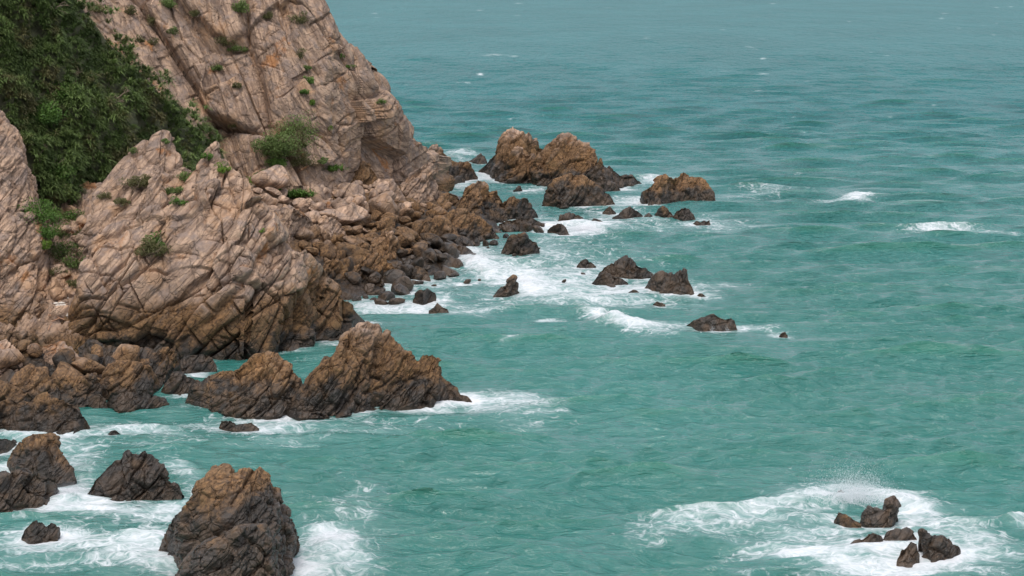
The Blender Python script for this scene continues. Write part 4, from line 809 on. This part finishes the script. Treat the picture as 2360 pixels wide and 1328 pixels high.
def sea_material():
    b = NB('sea_water')
    pos = b.n('ShaderNodeNewGeometry').outputs['Position']
    foam_ = b.n('ShaderNodeAttribute', attribute_name='foam').outputs['Fac']
    hgt = b.n('ShaderNodeAttribute', attribute_name='swell').outputs['Fac']
    big = b.noise(b.mapping(pos, sc=(0.7, 0.35, 1)), 0.03, 4, 0.6)
    med = b.noise(b.mapping(pos, sc=(0.6, 1.0, 1)), 0.35, 4, 0.6, 0.4)
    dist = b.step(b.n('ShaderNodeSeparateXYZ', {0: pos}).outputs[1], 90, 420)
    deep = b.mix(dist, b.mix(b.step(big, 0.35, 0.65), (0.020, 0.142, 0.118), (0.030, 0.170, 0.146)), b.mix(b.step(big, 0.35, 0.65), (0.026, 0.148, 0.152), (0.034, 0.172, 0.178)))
    col = b.mix(b.math('MULTIPLY', b.step(b.math('ADD', hgt, b.math('MULTIPLY', b.math('SUBTRACT', med, 0.5), 0.9)), 0.15, 0.9), 0.45), deep, (0.022, 0.170, 0.098))
    # foam: streaky lace drawn out along the drift
    warp = b.n('ShaderNodeTexNoise', {'Vector': pos, 'Scale': 0.35, 'Detail': 3}).outputs['Color']
    wp = b.n('ShaderNodeVectorMath', {0: pos, 1: b.n('ShaderNodeVectorMath', {0: warp, 'Scale': 4.0}, operation='SCALE').outputs[0]}, operation='ADD').outputs[0]
    n1 = b.noise(b.mapping(wp, sc=(0.45, 1.0, 1)), 0.9, 7, 0.66, 0.6)
    n2 = b.noise(b.mapping(wp, rot=(0, 0, 0.35), sc=(0.3, 1.3, 1)), 3.4, 6, 0.65, 1.2)
    n = b.math('ADD', b.math('MULTIPLY', n1, 0.62), b.math('MULTIPLY', n2, 0.38))
    n = b.math('MULTIPLY', b.math('SUBTRACT', n, 0.5), 3.0)
    ve = b.n('ShaderNodeTexVoronoi', {'Vector': b.mapping(wp, sc=(0.5, 1.15, 1)), 'Scale': 1.5}, feature='DISTANCE_TO_EDGE').outputs['Distance']
    web = b.math('MULTIPLY', b.step(ve, 0.16, 0.0), b.math('MULTIPLY', b.step(foam_, 0.08, 0.3), 0.22))
    n = b.math('ADD', n, b.math('SUBTRACT', web, 0.05))
    f = b.step(b.math('ADD', foam_, b.math('MULTIPLY', n, b.math('MULTIPLY', b.math('SUBTRACT', 1.15, b.math('MULTIPLY', foam_, 0.72)), 1.0))), 0.31, 1.08)
    f = b.math('MULTIPLY', f, b.step(foam_, 0.02, 0.14))
    # milky aerated water under and around the foam
    wn = b.noise(b.mapping(wp, sc=(0.4, 0.9, 1)), 0.5, 4, 0.55)
    wash = b.step(b.math('ADD', foam_, b.math('MULTIPLY', b.math('SUBTRACT', wn, 0.5), 0.9)), 0.12, 1.0)
    col = b.mix(b.math('MULTIPLY', wash, 0.6), col, (0.34, 0.50, 0.49))
    # ripples
    r1 = b.noise(b.mapping(pos, sc=(0.26, 1.0, 1)), 2.2, 5, 0.62, 0.35); r2 = b.noise(b.mapping(pos, sc=(0.45, 1.0, 1)), 0.42, 4, 0.6, 0.2)
    fa = b.noise(b.mapping(pos, sc=(0.26, 0.085, 1)), 1.0, 4, 0.62); fc = b.noise(b.mapping(pos, sc=(0.10, 0.022, 1)), 1.0, 4, 0.62)
    hh = b.math('ADD', b.math('MULTIPLY', r1, 0.68), b.math('MULTIPLY', r2, 0.65))
    hh = b.math('ADD', hh, b.math('MULTIPLY', dist, b.math('ADD', b.math('MULTIPLY', fa, 10.0), b.math('MULTIPLY', fc, 13.0))))
    bump = b.n('ShaderNodeBump', {'Strength': 0.75, 'Distance': 0.75, 'Height': hh}).outputs[0]
    fb = b.n('ShaderNodeBump', {'Strength': 0.35, 'Distance': 0.15, 'Height': n}).outputs[0]
    wat = b.n('ShaderNodeBsdfPrincipled', {'Base Color': col, 'Roughness': b.math('ADD', 0.13, b.math('MULTIPLY', dist, 0.30)), 'IOR': b.math('SUBTRACT', 1.54, b.math('MULTIPLY', dist, 0.33)), 'Normal': bump})
    fm = b.n('ShaderNodeBsdfPrincipled', {'Base Color': (0.68, 0.70, 0.72, 1), 'Roughness': 0.85, 'Normal': fb})
    b.out(b.n('ShaderNodeMixShader', {0: f, 1: wat.outputs[0], 2: fm.outputs[0]}).outputs[0]); return b.m
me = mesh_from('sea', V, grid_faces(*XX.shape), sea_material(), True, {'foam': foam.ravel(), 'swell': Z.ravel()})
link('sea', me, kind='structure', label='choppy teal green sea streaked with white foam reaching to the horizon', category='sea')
# ------------------------------------------------------------------ spray in the air
def drops(px, py, wpx, hpx, n, lab, seed, back=1.0):
    q = np.random.default_rng(seed); p0 = on_level(px, py, 0.3); m = p0[1]/FPX; p0 = p0+np.array([0, back, 0])
    ang = q.normal(0, .33, n); rr = q.uniform(0, 1, n)**2.2*(0.55+0.45*np.cos(np.round(q.uniform(0, 14, n))*2.1)**2); st = np.round(ang*9)/9+q.normal(0, .025, n)
    c = np.stack([np.sin(st)*rr*wpx*m+q.normal(0, .10+.75*(n > 999), n), q.normal(0, .35, n), np.cos(st)*rr*hpx*m+np.abs(q.normal(0, .12+.25*(n > 999), n))], -1)
    sz = q.uniform(.003, .008, n)[:, None, None]*(1.25-0.8*rr[:, None, None])
    tet = np.array([[1, 1, 1], [1, -1, -1], [-1, 1, -1], [-1, -1, 1]])*np.array([.7, .7, 3.2])
    V = (c[:, None, :]+sz*tet[None]).reshape(-1, 3); b0 = (np.arange(n)*4)[:, None]
    F = np.concatenate([b0+np.array([[0, 1, 2]]), b0+np.array([[0, 3, 1]]), b0+np.array([[0, 2, 3]]), b0+np.array([[1, 3, 2]])])
    link('sea_spray', mesh_from('sea_spray', V, F, FOAMW, False), p0, kind='stuff', label=lab, category='sea spray')
FOAMW = plain('white_spray', (0.80, 0.82, 0.84), 0.7, 2.0, 0.05)
drops(1975, 1170, 110, 105, 11000, 'fan of fine spray thrown up behind the horned rock at bottom right', 5)
drops(1642, 765, 12, 26, 110, 'thin spray jet in front of the barnacled round-topped rock', 7, -0.4)
drops(1674, 765, 8, 26, 90, 'second thin spray jet on the right of the barnacled round-topped rock', 8, -0.4)
def mist(px, py, wpx, hpx, dens, lab, k):
    import bmesh
    p = on_level(px, py, 0.2); m = p[1]/FPX
    bm = bmesh.new(); bmesh.ops.create_icosphere(bm, subdivisions=3, radius=1.0)
    me = bpy.data.meshes.new('spray_mist'); bm.to_mesh(me); bm.free()
    b = NB('spray_mist'); tc_ = b.n('ShaderNodeTexCoord').outputs['Object']
    ln_ = b.n('ShaderNodeVectorMath', {0: tc_}, operation='LENGTH').outputs['Value']
    nz = b.noise(b.mapping(tc_, loc=(k*3.1, 0, 0), sc=(1.0, 1.0, 0.7)), 1.8, 4, 0.6, 0.8)
    dd = b.math('MULTIPLY', b.math('POWER', b.math('SUBTRACT', 1.0, ln_, clamp=True), 1.3), b.math('MULTIPLY', b.step(nz, 0.32, 0.7), dens))
    v = b.n('ShaderNodeVolumePrincipled', {'Color': (0.95, 0.96, 0.98, 1), 'Density': dd, 'Anisotropy': 0.2})
    b.t.links.new(v.outputs[0], b.n('ShaderNodeOutputMaterial').inputs['Volume'])
    me.materials.append(b.m)
    o = link('spray_mist', me, p, kind='stuff', label=lab, category='spray mist'); o.scale = (wpx*m, wpx*m*0.5, hpx*m); o.rotation_euler = (0, 0, 0)
mist(1965, 1130, 90, 52, 0.40, 'thin white mist over the breaking wave at bottom right', 9)
mist(1345, 532, 60, 20, 1.0, 'soft white mist right of the dark angular rock in the surf', 2)
mist(1095, 605, 62, 36, 0.9, 'soft white mist blowing off the beach corner', 3)
mist(1400, 742, 65, 22, 1.0, 'soft white mist on the crest left of the barnacled rock', 4)
mist(770, 1250, 90, 30, 1.2, 'soft white mist right of the big near rock', 5)
mist(1205, 655, 40, 20, 0.9, 'soft white mist off the right side of the rock fin', 6)
mist(160, 1130, 70, 26, 1.1, 'soft white mist between the left surf rocks', 7)
me = mesh_from('seabed', np.array([[-30000, 5, -6], [30000, 5, -6], [30000, 45000, -6], [-30000, 45000, -6]]), np.array([[0, 1, 2, 3]]), plain('seabed_sand', (0.2, 0.17, 0.12)))
link('seabed', me, kind='structure', label='sandy sea floor hidden under the water', category='seabed')
log('done')
